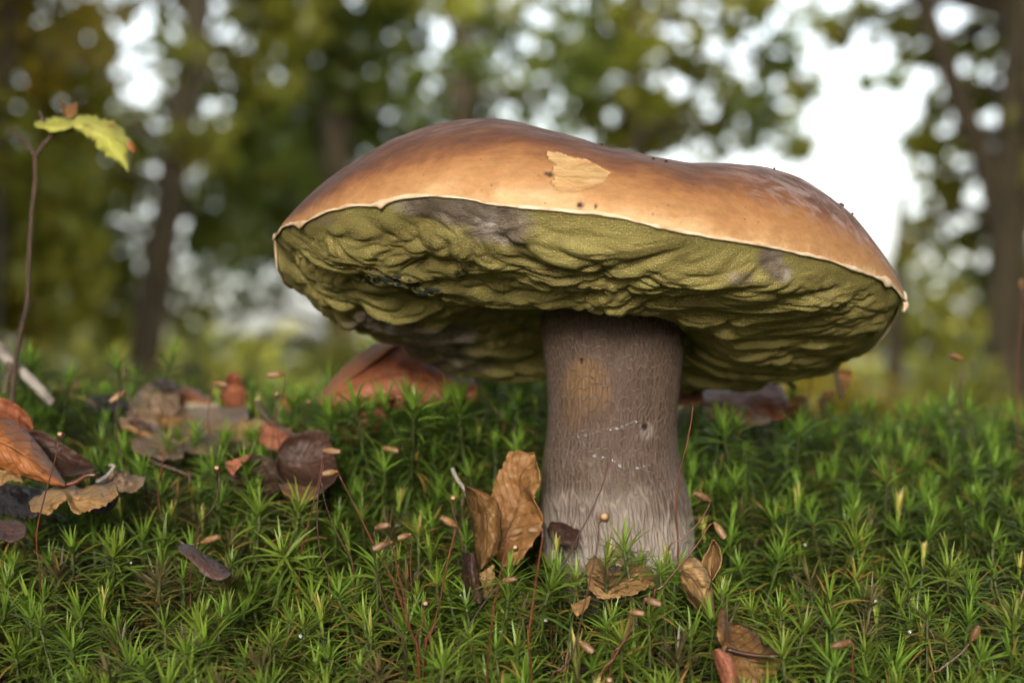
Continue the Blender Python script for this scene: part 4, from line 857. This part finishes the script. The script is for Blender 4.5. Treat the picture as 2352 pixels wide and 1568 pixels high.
# where shoots stand: jittered spots, kept off the stem and out of the heaps of leaves
pts = []; cell = {}; SPC = 0.0063
for _ in range(34000):
    y = rs.uniform(-0.20, 0.235); hwid = 0.275*(0.5+y)/0.5 + 0.05
    x = rs.uniform(-hwid, hwid); k = (int(x//SPC), int(y//SPC))
    if any((x-a)**2+(y-b)**2 < SPC**2 for i_ in (-1, 0, 1) for j_ in (-1, 0, 1) for a, b in cell.get((k[0]+i_, k[1]+j_), ())): continue
    cell.setdefault(k, []).append((x, y)); pts.append((x, y))
pts = np.array(pts); zt = moss_top(pts[:, 0], pts[:, 1])
ppx, ppy, pd = proj(np.column_stack([pts, zt]))
keep = np.hypot(pts[:, 0]-0.0255, pts[:, 1]) > 0.0188
BARE = [(420, 975, 190, 62, 0.53, 0.66, 0.9), (120, 1120, 165, 95, 0.455, 0.50, 0.93), (30, 1210, 70, 60, 0.44, 0.49, 0.8), (690, 1080, 100, 62, 0.485, 0.525, 0.9), (575, 1100, 60, 40, 0.49, 0.53, 0.85),
        (900, 900, 150, 40, 0.535, 0.60, 0.55), (1160, 1200, 80, 130, 0.44, 0.50, 0.85), (1080, 1330, 42, 70, 0.43, 0.47, 0.9), (1420, 1350, 85, 40, 0.43, 0.465, 0.7), (1600, 1350, 52, 75, 0.43, 0.475, 0.9),
        (1720, 1500, 90, 80, 0.40, 0.45, 0.93), (470, 1290, 70, 40, 0.42, 0.46, 0.9), (1690, 930, 130, 42, 0.54, 0.61, 0.7), (830, 960, 60, 50, 0.53, 0.57, 0.7), (960, 1500, 95, 60, 0.40, 0.46, 0.6), (60, 1520, 90, 55, 0.40, 0.46, 0.5), (560, 1530, 60, 40, .40, .46, .5)]
for bx_, by_, ax_, ay_, d0_, d1_, pr in BARE:
    inside = (np.hypot((ppx-bx_)/ax_, (ppy-by_)/ay_) < 1) & (ppy < by_+0.4*ay_) & (pd > d0_) & (pd < d1_); keep &= ~(inside & (rs.random(len(pts)) < pr))
pts, zt, ppx, ppy, pd = pts[keep], zt[keep], ppx[keep], ppy[keep], pd[keep]
TUFT = [(735, 915, 0.55), (765, 925, 0.548), (800, 930, 0.545), (830, 918, 0.55), (880, 905, 0.545), (905, 920, 0.54), (945, 900, 0.545), (1010, 898, 0.545), (1035, 905, 0.55), (1080, 900, 0.55), (1150, 895, 0.555), (600, 1040, 0.52), (540, 1050, 0.525), (460, 1045, 0.53), (380, 1050, 0.53), (320, 1045, 0.53), (660, 1120, 0.495), (590, 1130, 0.495), (740, 1125, 0.495), (1640, 945, 0.55), (1700, 950, 0.55), (1750, 955, 0.55), (1800, 950, 0.56), (1180, 1280, 0.452), (1230, 1270, 0.455), (1140, 1310, 0.445), (84, 800, 0.60), (96, 815, 0.605), (132, 845, 0.60), (120, 830, 0.61), (300, 800, 0.615), (315, 812, 0.61), (150, 870, 0.59), (40, 850, 0.60), (800, 832, 0.615), (825, 800, 0.62), (840, 782, 0.62), (775, 850, 0.61), (850, 900, 0.57), (925, 890, 0.555), (985, 885, 0.56), (1050, 890, 0.56), (1120, 880, 0.57), (1190, 885, 0.575), (690, 905, 0.58), (660, 900, 0.585), (2190, 905, 0.60), (2260, 915, 0.60), (2100, 925, 0.60), (2020, 920, 0.605), (1960, 925, 0.595)]
tp = np.array([at(a, b, c) for a, b, c in TUFT]); n0 = len(pts)
pts = np.vstack([pts, tp[:, :2]]); zt = np.r_[zt, tp[:, 2]]; ppx, ppy, pd = proj(np.column_stack([pts, zt]))
inview = (ppx > -20) & (ppx < W+20) & (ppy < H+60) & (ppy > 0)
order = np.argsort(np.where(inview, pd, 9)); single = set(order[:300].tolist())
bulkV, bulkF, bulkC, bulkSV, bulkSF, off, soff = [], [], [], [], [], 0, 0
for i_, (x, y) in enumerate(pts):
    kn = KN[rs.choice(4, p=KP)]
    if (pd[i_] > 0.53 and kn == 'dry') or i_ >= n0: kn = 'green'
    kk = KINDS[kn]; vi = rs.integers(len(kk['var'])); sc_ = 0.82 + 0.42*rs.random(); rz = rs.uniform(0, 6.283); L = kk['var'][vi][2][:, 2].max()*0.9
    tz = zt[i_] + rs.normal()*0.0032 + 0.001; bz = tz - L*sc_
    if i_ >= n0:
        tz = zt[i_]; bz = float(moss_top(x, y)) - SOIL; sc_ = max(0.9, (tz-bz)/L)
    tx, ty = rs.normal()*0.13, rs.normal()*0.13 - 0.26*float(sstep(0.14, 0.02, y))
    if i_ in single:
        r = bpy.data.objects.new('moss_shoot', None); COL.objects.link(r); r.empty_display_size = 0.004; r.location = (x, y, bz); r.rotation_mode = 'ZYX'; r.rotation_euler = (-ty, tx, rz); r.scale = (sc_,)*3
        tag(r, kk['label'], 'moss', 'moss shoots in the foreground, ' + kn)
        for nm, me in zip(('stem', 'leaf_rosette'), kk['me'][vi]):
            o = bpy.data.objects.new(nm, me); COL.objects.link(o); o.parent = r
    else:
        sV, sF, V_, F_, C_ = kk['var'][vi]; c, s = math.cos(rz), math.sin(rz); Rm = np.array([[c, -s, 0], [s, c, 0], [0, 0, 1]])
        Q = (V_@Rm.T)*sc_; Q = Q + Q[:, 2:3]*np.array([[tx, ty, 0]]); bulkV.append(Q + np.array([x, y, bz])); bulkF.append(F_+off); off += len(V_); bulkC.append(C_*(0.85+0.3*rs.random()))
        Q = (sV@Rm.T)*sc_; bulkV.append(Q + Q[:, 2:3]*np.array([[tx, ty, 0]]) + np.array([x, y, bz])); bulkF.append(np.asarray(sF)+off); off += len(sV); bulkC.append(np.tile([0.06, 0.07, 0.02], (len(sV), 1)))
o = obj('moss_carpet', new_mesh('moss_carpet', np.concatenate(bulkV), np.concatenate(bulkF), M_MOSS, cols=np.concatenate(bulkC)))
o['kind'] = 'stuff'; tag(o, 'dense green moss carpet covering the rest of the bank behind the foreground shoots', 'moss')

# ------------------------------------------------------------------ dew and small debris
def drop_mesh():
    import bmesh
    bm = bmesh.new(); bmesh.ops.create_uvsphere(bm, u_segments=10, v_segments=7, radius=1.0); me = bpy.data.meshes.new('droplet'); bm.to_mesh(me); bm.free(); me.materials.append(M_DEW)
    me.polygons.foreach_set('use_smooth', np.ones(len(me.polygons), bool)); return me
DM = drop_mesh()
def on_stem(px, py):
    k = np.interp(py, sy, np.arange(len(sy))); c = at(np.interp(py, sy, cxp), py, 0.5); r_ = np.interp(py, sy, rr_)
    x = at(px, py, 0.5 - r_)[0]; dx = np.clip((x-c[0])/r_, -0.98, 0.98); y = c[1] - r_*math.sqrt(1-dx*dx); p = at(px, py, (y - CAM[1]))
    return np.array([p[0], y-0.0004, p[2]])
for lab, L_ in (('upper beaded silk thread slung across the middle of the stem', [(1328, 1002), (1345, 999), (1370, 993), (1402, 986), (1415, 983), (1428, 979), (1440, 975), (1460, 968)]), ('lower beaded silk thread sagging across the stem near its foot', [(1365, 1046), (1384, 1050), (1406, 1056), (1424, 1070), (1432, 1075), (1463, 1074), (1478, 1070), (1492, 1068)])):
    P = np.array([on_stem(*p) for p in L_]); r = thing('spider_silk', P[0], lab, 'spider silk', 'silk threads on the stem')
    V_, F_ = tube(spline(P, 30), 0.00003, 4); obj('thread', new_mesh('thread', V_, F_, M_DEW), r)
    for k, p in enumerate(P):
        o = obj('dew_drop', DM, r); s_ = 0.00032*(0.6+0.7*random.random()); o.location = tuple(p); o.scale = (s_,)*3
for hx, hy in [(745, 1178), (868, 1292), (955, 1318), (985, 1312), (1165, 1352), (1253, 1423), (1058, 1366), (1064, 1350), (912, 1205), (776, 1170), (640, 1160), (1430, 1240), (1520, 1330), (2010, 1380), (2090, 1450), (520, 1150), (300, 1290), (690, 1460), (1150, 1450), (1850, 1250)]:
    p = at(hx, hy, hit(hx, hy) - 0.003); o = obj('dew_drop', DM); o.location = tuple(p); o.scale = (0.00042*(0.7+0.5*random.random()),)*3; tag(o, 'glinting dew drop caught on the moss leaves', 'dew drop', 'dew drops in the moss')
for k, (hx, hy) in enumerate([(1382, 331), (1530, 372), (1675, 402), (1688, 405), (1780, 384), (1890, 448), (1905, 456), (1944, 462), (1962, 488), (1930, 470), (1662, 452), (1685, 455), (1850, 430), (1500, 365), (1105, 285), (1060, 340)]):
    best = None
    dd_ = np.hypot(proj(Vc)[0]-hx, proj(Vc)[1]-hy); dd_ = np.where(np.broadcast_to(np.sin(TT) < 0.2, dd_.shape), dd_, 1e9); p = Vc.reshape(-1, 3)[np.argmin(dd_)]
    a = random.random()*6; P = p + np.array([0, -0.0002, 0.0001]) + np.outer(np.linspace(-1, 1, 6), [math.cos(a)*0.00055, 0, math.sin(a)*0.0003])
    V_, F_ = tube(P, np.array([0.0001, 0.00028, 0.00036, 0.0003, 0.00026, 0.0001])*(0.8+0.5*random.random()), 6)
    tag(obj('debris_speck', new_mesh('debris_speck', V_, F_, M_SPECK)), 'tiny dark crumb of debris stuck on the brown cap', 'debris', 'debris crumbs on the cap')

# ------------------------------------------------------------------ the wood behind: trees and shrubs
GREEN = {'dark': [(0.12, 0.165, 0.026), (0.18, 0.225, 0.034), (0.23, 0.26, 0.045)], 'mid': [(0.25, 0.28, 0.034), (0.33, 0.34, 0.042), (0.40, 0.36, 0.06)], 'yellow': [(0.27, 0.25, 0.03), (0.38, 0.31, 0.035), (0.44, 0.30, 0.04)], 'pale': [(0.14, 0.17, 0.04), (0.20, 0.22, 0.06), (0.26, 0.25, 0.08)]}
rt = np.random.default_rng(21)
def leaves(centres, radii, counts, pal, size):
    V, C = [], []
    for c, r_, n in zip(centres, radii, counts):
        q = rt.normal(size=(n, 3)); q /= np.linalg.norm(q, axis=1)[:, None]; q *= (rt.random(n)**0.45)[:, None]
        ctr = c + q*r_
        a = rt.normal(size=(n, 3)); a /= np.linalg.norm(a, axis=1)[:, None]; b = np.cross(a, rt.normal(size=(n, 3))); b /= np.linalg.norm(b, axis=1)[:, None]; nn = np.cross(a, b)
        s = size*(0.6+0.8*rt.random(n))[:, None]
        quad = np.stack([ctr-a*s, ctr+b*s*0.55+nn*s*0.15, ctr+a*s, ctr-b*s*0.55+nn*s*0.15], 1); V.append(quad.reshape(-1, 3))
        w = rt.random((n, 1)); p = np.array(pal); k = rt.integers(0, 2, n); col = p[k]*(1-w) + p[k+1]*w; C.append(np.repeat(col, 4, 0))
    V = np.concatenate(V); return V, np.arange(len(V)).reshape(-1, 4), np.concatenate(C)
def tree(name, label, trunk_px, d, r0, r1, clumps, pal='mid', size=0.045, cov=1.5, dens=1.0, group='trees of the wood behind the bank', cat='tree', limbs=True, extra=()):
    """trunk_px: pixels along the trunk from foot to top at distance d; clumps: (px, py, radius px, depth offset m[, palette, density])"""
    P = np.array([at(p[0], p[1], d) for p in trunk_px]); P = np.vstack([[P[0][0], P[0][1], -0.05], P]) if P[0][2] > 0.05 else P
    root = thing(name, (P[0][0], P[0][1], 0.0), label, cat, group)
    S = spline(P, 40); R_ = np.linspace(r0*1.15, r1, 40)*(1+0.10*noise(np.stack([np.arange(40)*0.3, np.full(40, d*7), np.zeros(40)], -1)))
    V_, F_ = tube(S, R_, 12); obj('trunk', new_mesh('trunk', V_, F_, M_BARK), root)
    for pts_, a_, b_ in extra:
        Q = spline(np.array([at(p[0], p[1], d) for p in pts_]), 24); V_, F_ = tube(Q, np.linspace(a_, b_, 24), 10); obj('limb', new_mesh('limb', V_, F_, M_BARK), root)
    cen, rad_, cnt, pals = [], [], [], []
    for c in clumps:
        dd = d + c[3]; r_ = c[2]/FPX*dd; p = at(c[0], c[1], dd); cen.append(p); rad_.append(r_*np.array([1, 1.0, 0.9])); pals.append(c[4] if len(c) > 4 else pal)
        cnt.append(int(max(30, 1.55*dens*(c[5] if len(c) > 5 else cov)*math.pi*r_*r_/(size*size*1.1))))
        if limbs:
            k = np.argmin(np.linalg.norm(S-p, axis=1) + 0.6*np.maximum(0, S[:, 2]-p[2])); Q = spline(np.array([S[k], (S[k]+p)/2+np.array([0, 0, 0.1*np.linalg.norm(S[k]-p)]), p]), 10)
            V_, F_ = tube(Q, np.linspace(max(r1*0.55, 0.012), 0.006, 10), 6); obj('limb', new_mesh('limb', V_, F_, M_BARK), root)
    parts = [leaves([c_], [r_], [n_], GREEN[p_], size) for c_, r_, n_, p_ in zip(cen, rad_, cnt, pals)]
    off_ = 0; VV, FF, CC = [], [], []
    for a_, b_, c_ in parts: VV.append(a_); FF.append(b_+off_); CC.append(c_); off_ += len(a_)
    obj('crown', new_mesh('crown', np.concatenate(VV), np.concatenate(FF), M_FOL, smooth=False, cols=np.concatenate(CC)), root)
    return root
tree('slim_tree', 'slim leaning dark trunk with green leaves on the left, its foot behind the litter heap', [(320, 960), (335, 800), (372, 560), (420, 250), (458, 0), (500, -400), (520, -900)], 8.0, 0.062, 0.045,
     [(250, 340, 130, 0.6, 'mid', 1.2), (520, 140, 110, 0.5, 'mid', 0.8), (330, 330, 50, 0.4, 'mid', 0.7), (380, 240, 45, 0.6, 'mid', 0.4), (380, 20, 60, 0.5, 'mid', 0.6), (240, 200, 60, 0.4, 'yellow', 0.9), (560, 330, 150, 0.5, 'dark'), (480, 520, 130, 0.6, 'dark'), (210, 560, 160, 0.8, 'dark', 1.3), (600, -150, 260, 0.5, 'mid'), (300, -260, 280, 0.3, 'mid'), (250, 720, 130, 1.0, 'mid', 1.1), (240, 130, 60, 0.5, 'mid', 0.8), (400, 120, 80, -0.6, 'mid', 0.7), (470, 320, 90, -0.6, 'mid', 0.8), (260, 20, 70, 0.4, 'yellow', 0.7), (420, 30, 70, 0.3, 'mid', 0.6), (640, 40, 120, 0.5, 'mid', 0.9), (280, 420, 90, 0.4, 'mid', 0.9), (420, 680, 90, 0.8, 'mid', 0.8), (560, 220, 90, 0.4, 'mid', 0.9), (180, 420, 110, 0.5, 'mid', 1.0), (140, 300, 90, 0.5, 'yellow', 0.9), (620, 180, 100, 0.6, 'mid', 0.9)], 'mid', dens=1.55)
tree('autumn_tree', 'yellowing tree filling the upper left corner behind the sapling', [(-60, 1000), (-40, 500), (0, 100), (40, -300), (60, -900)], 6.5, 0.07, 0.04,
     [(60, 120, 200, 0.2, 'yellow', 1.3), (180, 240, 120, 0.4, 'mid', 1.0), (30, 420, 190, 0.3, 'mid'), (160, 60, 110, 0.6, 'yellow', 0.9), (70, 620, 190, 0.4, 'mid'), (-180, 300, 260, 0), (-200, 0, 300, 0, 'yellow'), (100, -260, 280, 0, 'yellow'), (120, 450, 140, 1.0, 'dark'), (40, 730, 130, 0.5, 'yellow', 1.0), (200, 150, 70, 0.4, 'yellow', 1.0), (130, 560, 120, 0.6, 'mid', 1.0)], 'mid', dens=1.5)
tree('dense_tree', 'dense dark green tree standing directly behind the left half of the cap', [(790, 1000), (780, 600), (770, 200), (770, -200), (760, -900)], 9.5, 0.07, 0.05,
     [(620, 690, 90, 0.3, 'pale', 0.5), (700, 820, 90, 0.3, 'pale', 0.55), (560, 800, 80, 0.3, 'mid', 0.5), (480, 740, 70, 0.3, 'pale', 0.6), (820, 130, 170, 0, 'dark', 2.4), (700, 300, 180, 0.5, 'dark', 2.4), (880, 300, 160, 0.5, 'dark', 2.2), (640, 470, 160, 0, 'dark', 2.0), (560, 600, 130, 0.4, 'dark', 1.2), (760, 520, 160, 0.5, 'dark', 2.0), (950, 440, 150, 0.2, 'dark'), (760, -120, 220, 0, 'mid', 1.6), (680, 120, 110, 0, 'mid', 1.4), (930, 40, 110, 0, 'dark', 1.3)], 'dark')
tree('straight_tree', 'straight dark trunk with leaves rising behind the highest point of the cap', [(1085, 1000), (1075, 600), (1062, 250), (1058, 0), (1050, -500), (1050, -1000)], 9.0, 0.042, 0.034,
     [(1010, 210, 110, 0.3, 'dark', 0.7), (1180, 130, 130, 0.5, 'dark', 0.85), (1120, 240, 110, 0.4, 'dark', 0.9), (1080, 60, 90, 0.5, 'dark', 0.7), (1280, 260, 110, 0.5, 'dark', 0.8), (1060, 130, 60, -0.6, 'dark', 0.6), (1050, 20, 60, -0.6, 'mid', 0.5), (1000, -160, 230, 0, 'mid'), (1250, -120, 200, 0, 'mid', 1.0)], 'dark', dens=1.5)
tree('leafy_tree', 'loose-leaved green tree behind the middle of the cap with sky showing through', [(1480, 1000), (1470, 600), (1465, 200), (1470, -200), (1480, -800)], 7.5, 0.024, 0.016,
     [(1470, 160, 80, -0.5, 'mid', 0.6), (1490, 230, 60, -0.4, 'mid', 0.8), (1360, 170, 120, 0, 'dark', 1.3), (1440, 290, 120, 0.3, 'mid', 1.6), (1350, 50, 110, 0.3, 'dark', 0.9), (1560, 270, 80, 0.3, 'mid', 1.0), (1480, 60, 90, 0, 'mid', 0.7), (1600, 60, 110, 0, 'mid', 0.8), (1700, 30, 90, 0.3, 'dark', 1.0), (1720, 270, 90, 0.2, 'dark', 1.2), (1780, 130, 80, 0.4, 'dark', 0.9), (1640, 190, 70, 0.4, 'mid', 0.45), (1560, 150, 60, 0.3, 'mid', 0.6), (1820, 330, 60, 0.4, 'mid', 0.6), (1850, 200, 50, 0.4, 'mid', 0.5), (1650, 320, 80, 0.4, 'mid', 1.0), (1500, -200, 260, 0, 'mid'), (1780, -150, 220, 0, 'mid', 0.9), (1300, 120, 90, 0.3, 'dark', 0.9), (1420, 90, 80, 0.4, 'mid', 0.8)], 'mid', dens=1.4)
tree('forked_tree', 'thick dark tree at the right with a limb forking up and leftwards', [(2345, 1010), (2322, 800), (2318, 600), (2330, 350), (2350, 100), (2372, -200), (2390, -900)], 6.0, 0.058, 0.05,
     [(2300, 640, 110, 0.5, 'dark', 1.3), (2080, 60, 60, 0.5, 'mid', 0.6), (2180, 120, 50, 0.5, 'mid', 0.7), (2120, 520, 50, 0.5, 'mid', 0.6), (2200, 440, 60, 0.5, 'mid', 0.7), (1930, 60, 60, 0.5, 'mid', 0.6), (2200, 560, 60, 0.5, 'mid', 0.8), (2130, 330, 50, 0.3, 'mid', 0.75), (2250, 220, 50, 0.5, 'mid', 0.7), (2260, 520, 70, 0.6, 'mid', 0.7), (2230, 100, 60, 0.4, 'mid', 0.8), (2150, 420, 70, 0.5, 'mid', 0.8), (2240, 330, 80, 0.4, 'mid', 0.7), (2290, 120, 70, 0.6, 'mid', 0.75), (2120, 120, 70, 0.5, 'mid', 0.8), (2000, 40, 70, 0.6, 'mid', 0.75), (2160, 250, 60, 0.6, 'mid', 0.75), (2450, 300, 180, 0, 'mid'), (2500, 700, 180, 0, 'mid'), (2200, -220, 220, 0, 'mid', 0.8), (2400, -250, 240, 0, 'mid'), (2310, 800, 110, 0.4, 'dark', 1.1)], 'mid', limbs=True,
     extra=[([(2318, 590), (2292, 480), (2262, 370), (2215, 260), (2170, 140), (2118, 0), (2060, -180), (1990, -420)], 0.042, 0.024)])
tree('thin_tree', 'thin pale-leaved tree seen just beyond the right end of the cap', [(2052, 1000), (2055, 800), (2062, 620), (2070, 520), (2074, 440)], 9.0, 0.045, 0.02,
     [(2120, 640, 110, 0, 'mid', 0.9), (2150, 780, 120, 0.3, 'mid', 1.2), (2040, 760, 70, 0.3, 'mid', 1.0), (2090, 560, 60, 0.3, 'yellow', 0.6), (2230, 700, 90, 0.4, 'yellow', 0.8), (1830, 300, 60, 0.4, 'dark', 0.7), (1870, 60, 80, 0.4, 'dark', 0.7), (1820, 230, 50, 0.3, 'mid', 0.8), (1990, 190, 22, 0.3, 'dark', 0.4), (2060, 180, 40, 0.3, 'dark', 0.35), (2090, 330, 40, 0.3, 'dark', 0.4)], 'mid', limbs=False)
def shrub(label, px, py, rpx, d, pal, cov, name='shrub', hgt=1.0):
    r_ = rpx/FPX*d; c = at(px, py, d); gz = 0.0
    root = thing(name, (c[0], c[1], gz), label, 'shrub', 'undergrowth behind the bank')
    for k in range(4):
        a = rt.uniform(0, 6.28); e = c + np.array([math.cos(a)*r_*0.5, math.sin(a)*r_*0.5, rt.uniform(-0.2, 0.5)*r_]); Q = spline(np.array([[c[0]+rt.normal()*0.02, c[1], gz-0.02], (np.array([c[0], c[1], gz])+e)/2+np.array([0.02, 0, 0.03]), e]), 10)
        V_, F_ = tube(Q, np.linspace(0.012, 0.005, 10), 6); obj('stem', new_mesh('shrub_stem', V_, F_, M_BARK), root)
    V_, F_, C_ = leaves([c, c+np.array([r_*0.7, 0.1, -r_*0.4]), c+np.array([-r_*0.7, 0.1, -r_*0.4])], [np.array([1, 1, hgt])*r_, np.array([0.8, 0.8, 0.7])*r_, np.array([0.8, 0.8, 0.7])*r_], [int(cov*3.1*r_*r_/(0.03**2))]*3, GREEN[pal], 0.03)
    obj('foliage', new_mesh('foliage', V_, F_, M_FOL, smooth=False, cols=C_), root)
shrub('yellow-green shrub glowing below the right end of the cap', 1930, 900, 130, 5.0, 'yellow', 1.3)
shrub('dull green shrub behind the bright moss on the right', 2200, 920, 130, 5.5, 'mid', 1.3)
shrub('pale yellow-green shrub right of the slim leaning trunk', 450, 850, 110, 6.0, 'pale', 0.9)
shrub('whitish-green thin shrub between the litter heap and the large red-brown leaf', 640, 930, 70, 6.5, 'pale', 0.4)
shrub('olive shrub behind the sapling stem', 150, 860, 130, 6.0, 'pale', 1.0)
shrub('dark shrub hidden behind the mushroom stem', 1300, 960, 170, 7.0, 'mid', 1.4)
shrub('green shrub under the left rim of the cap', 800, 800, 70, 8.0, 'mid', 1.0)

for k, (px_, d_, pl, lab_) in enumerate([(-420, 7.0, 'mid', 'slender green tree beyond the left edge of the view'), (-900, 6.0, 'yellow', 'yellow tree well to the left of the bank'), (-1500, 8.5, 'mid', 'tall green tree far to the left of the bank'), (-2300, 7.0, 'dark', 'dark tree at the far left of the wood'), (2750, 7.5, 'mid', 'green tree beyond the right edge of the view'), (3250, 6.2, 'dark', 'dark tree well to the right of the bank'), (3900, 8.5, 'mid', 'tall green tree far to the right of the bank'), (4700, 7.0, 'yellow', 'yellow tree at the far right of the wood')]):
    w = 95*7/d_
    tree('woodland_tree', lab_, [(px_, 1000), (px_+15, 500), (px_-20, 0), (px_+10, -700), (px_, -1300)], d_, 0.075, 0.05, [(px_+rt.uniform(-3, 3)*w, rt.uniform(-700, 820), rt.uniform(150, 250), rt.uniform(-0.8, 0.8), pl, 0.9) for _ in range(14)], pl)
    shrub('shrub below the ' + lab_.split(' tree')[0] + ' tree' + lab_.split(' tree')[1], px_+rt.uniform(-250, 250), 930, 190, d_-1.2, ('mid', 'yellow', 'pale')[k % 3], 1.1)
def sun_gap(V_, C_):
    """cut the unseen foliage out of the sun path so light reaches the bank"""
    q = V_.reshape(-1, 4, 3); dv = q.mean(1) - np.array([0, 0, 0.16]); dv /= np.linalg.norm(dv, axis=1)[:, None]
    ok = dv @ np.array(sdir) < math.cos(math.radians(8.5))  # opening shaped in the added foliage to let the sun lamp through
    V_ = q[ok].reshape(-1, 3); return V_, np.arange(len(V_)).reshape(-1, 4), C_.reshape(-1, 4, 3)[ok].reshape(-1, 3)
# unseen trees added outside the view; their crowns block sky light
def shade_tree(label, x, y, spread, z0, z1, n, r0=0.12):
    root = thing('unseen_shade_tree', (x, y, 0), label, 'tree', 'unseen trees added to block sky light')
    S = spline(np.array([[x, y, -0.1], [x+0.05, y, 1.2], [x-0.05, y+0.05, z0], [x, y, z1+0.8]]), 30); V_, F_ = tube(S, np.linspace(r0, r0*0.5, 30), 10); obj('trunk', new_mesh('trunk', V_, F_, M_BARK), root)
    cen, rad_, cnt = [], [], []
    for k in range(n):
        a = k*2.4 + rt.normal()*0.2; rr4 = spread*math.sqrt((k+0.5)/n); p = np.array([x+rr4*math.cos(a), y+rr4*math.sin(a), rt.uniform(z0, z1)])
        cen.append(p); rad_.append(np.array([1, 1, 0.55])*spread*0.36); cnt.append(int(1.7*math.pi*(spread*0.36)**2/(0.09*0.09*1.1)))
        Q = spline(np.array([S[18], (S[18]+p)/2+np.array([0, 0, 0.25]), p]), 8); V_, F_ = tube(Q, np.linspace(0.04, 0.012, 8), 6); obj('limb', new_mesh('limb', V_, F_, M_BARK), root)
    V_, F_, C_ = leaves(cen, rad_, cnt, GREEN['mid'], 0.09); V_, F_, C_ = sun_gap(V_, C_); obj('crown', new_mesh('crown', V_, F_, M_FOL, smooth=False, cols=C_), root)
shade_tree('unseen tree added beside the bank left of the view, its wide crown blocking the sky', -2.6, 0.8, 3.0, 2.3, 3.6, 13)
shade_tree('unseen tree added beside the bank right of the view, its wide crown blocking the sky', 2.7, 0.4, 3.0, 2.3, 3.6, 13)
shade_tree('unseen tree added left behind the camera, its wide crown blocking the sky', -2.2, -3.0, 2.8, 2.3, 2.9, 11)
shade_tree('unseen tree added right behind the camera, its wide crown blocking the sky', 2.4, -3.2, 2.8, 2.3, 2.9, 11)
shade_tree('unseen tree added far left of the camera, its low crown blocking the sky', -4.6, -1.6, 2.4, 1.2, 3.0, 11)
shade_tree('unseen tree added far right of the camera, its low crown blocking the sky', 4.7, -2.0, 2.4, 1.2, 3.0, 11)

# foliage added behind the camera to block low sky, opened for the sun
cen, rad_, cnt = [], [], []
for k in range(150):
    a = math.radians(rt.uniform(62, 298)); dist = rt.uniform(6, 9.5); p = np.array([dist*math.sin(a), dist*math.cos(a), rt.uniform(0.1, 3.9)])
    cen.append(p); rad_.append(np.array([0.95, 0.95, 0.75])); cnt.append(150)
V_, F_, C_ = leaves(cen, rad_, cnt, GREEN['mid'], 0.15)
V_, F_, C_ = sun_gap(V_, C_)
o = obj('unseen_leaf_screen', new_mesh('unseen_leaf_screen', V_, F_, M_FOL, smooth=False, cols=C_)); o['kind'] = 'stuff'; tag(o, 'unseen foliage added around and behind the camera to block low sky light', 'woodland')

# the rest of the wood, too far to tell its trees apart
cen, rad_, cnt = [], [], []
for k in range(240):
    a = rt.uniform(-1.3, 1.3); dist = rt.uniform(16, 26); hz = rt.random()**1.6*2.6
    p = np.array([dist*math.sin(a), dist*math.cos(a), 0.3+hz]); qx, qy, _ = proj(p)
    if (qy < 620 and -100 < qx < 2450) or (480 < qx < 860 and qy < 860): continue
    cen.append(p); rad_.append(np.array([1.1, 1.1, 0.6])); cnt.append(130)
V_, F_, C_ = leaves(cen, rad_, cnt, GREEN['mid'], 0.11)
o = obj('distant_woodland', new_mesh('distant_woodland', V_, F_, M_FOL, smooth=False, cols=C_)); o['kind'] = 'stuff'; tag(o, 'far green woodland undergrowth blurred behind the trees', 'woodland')
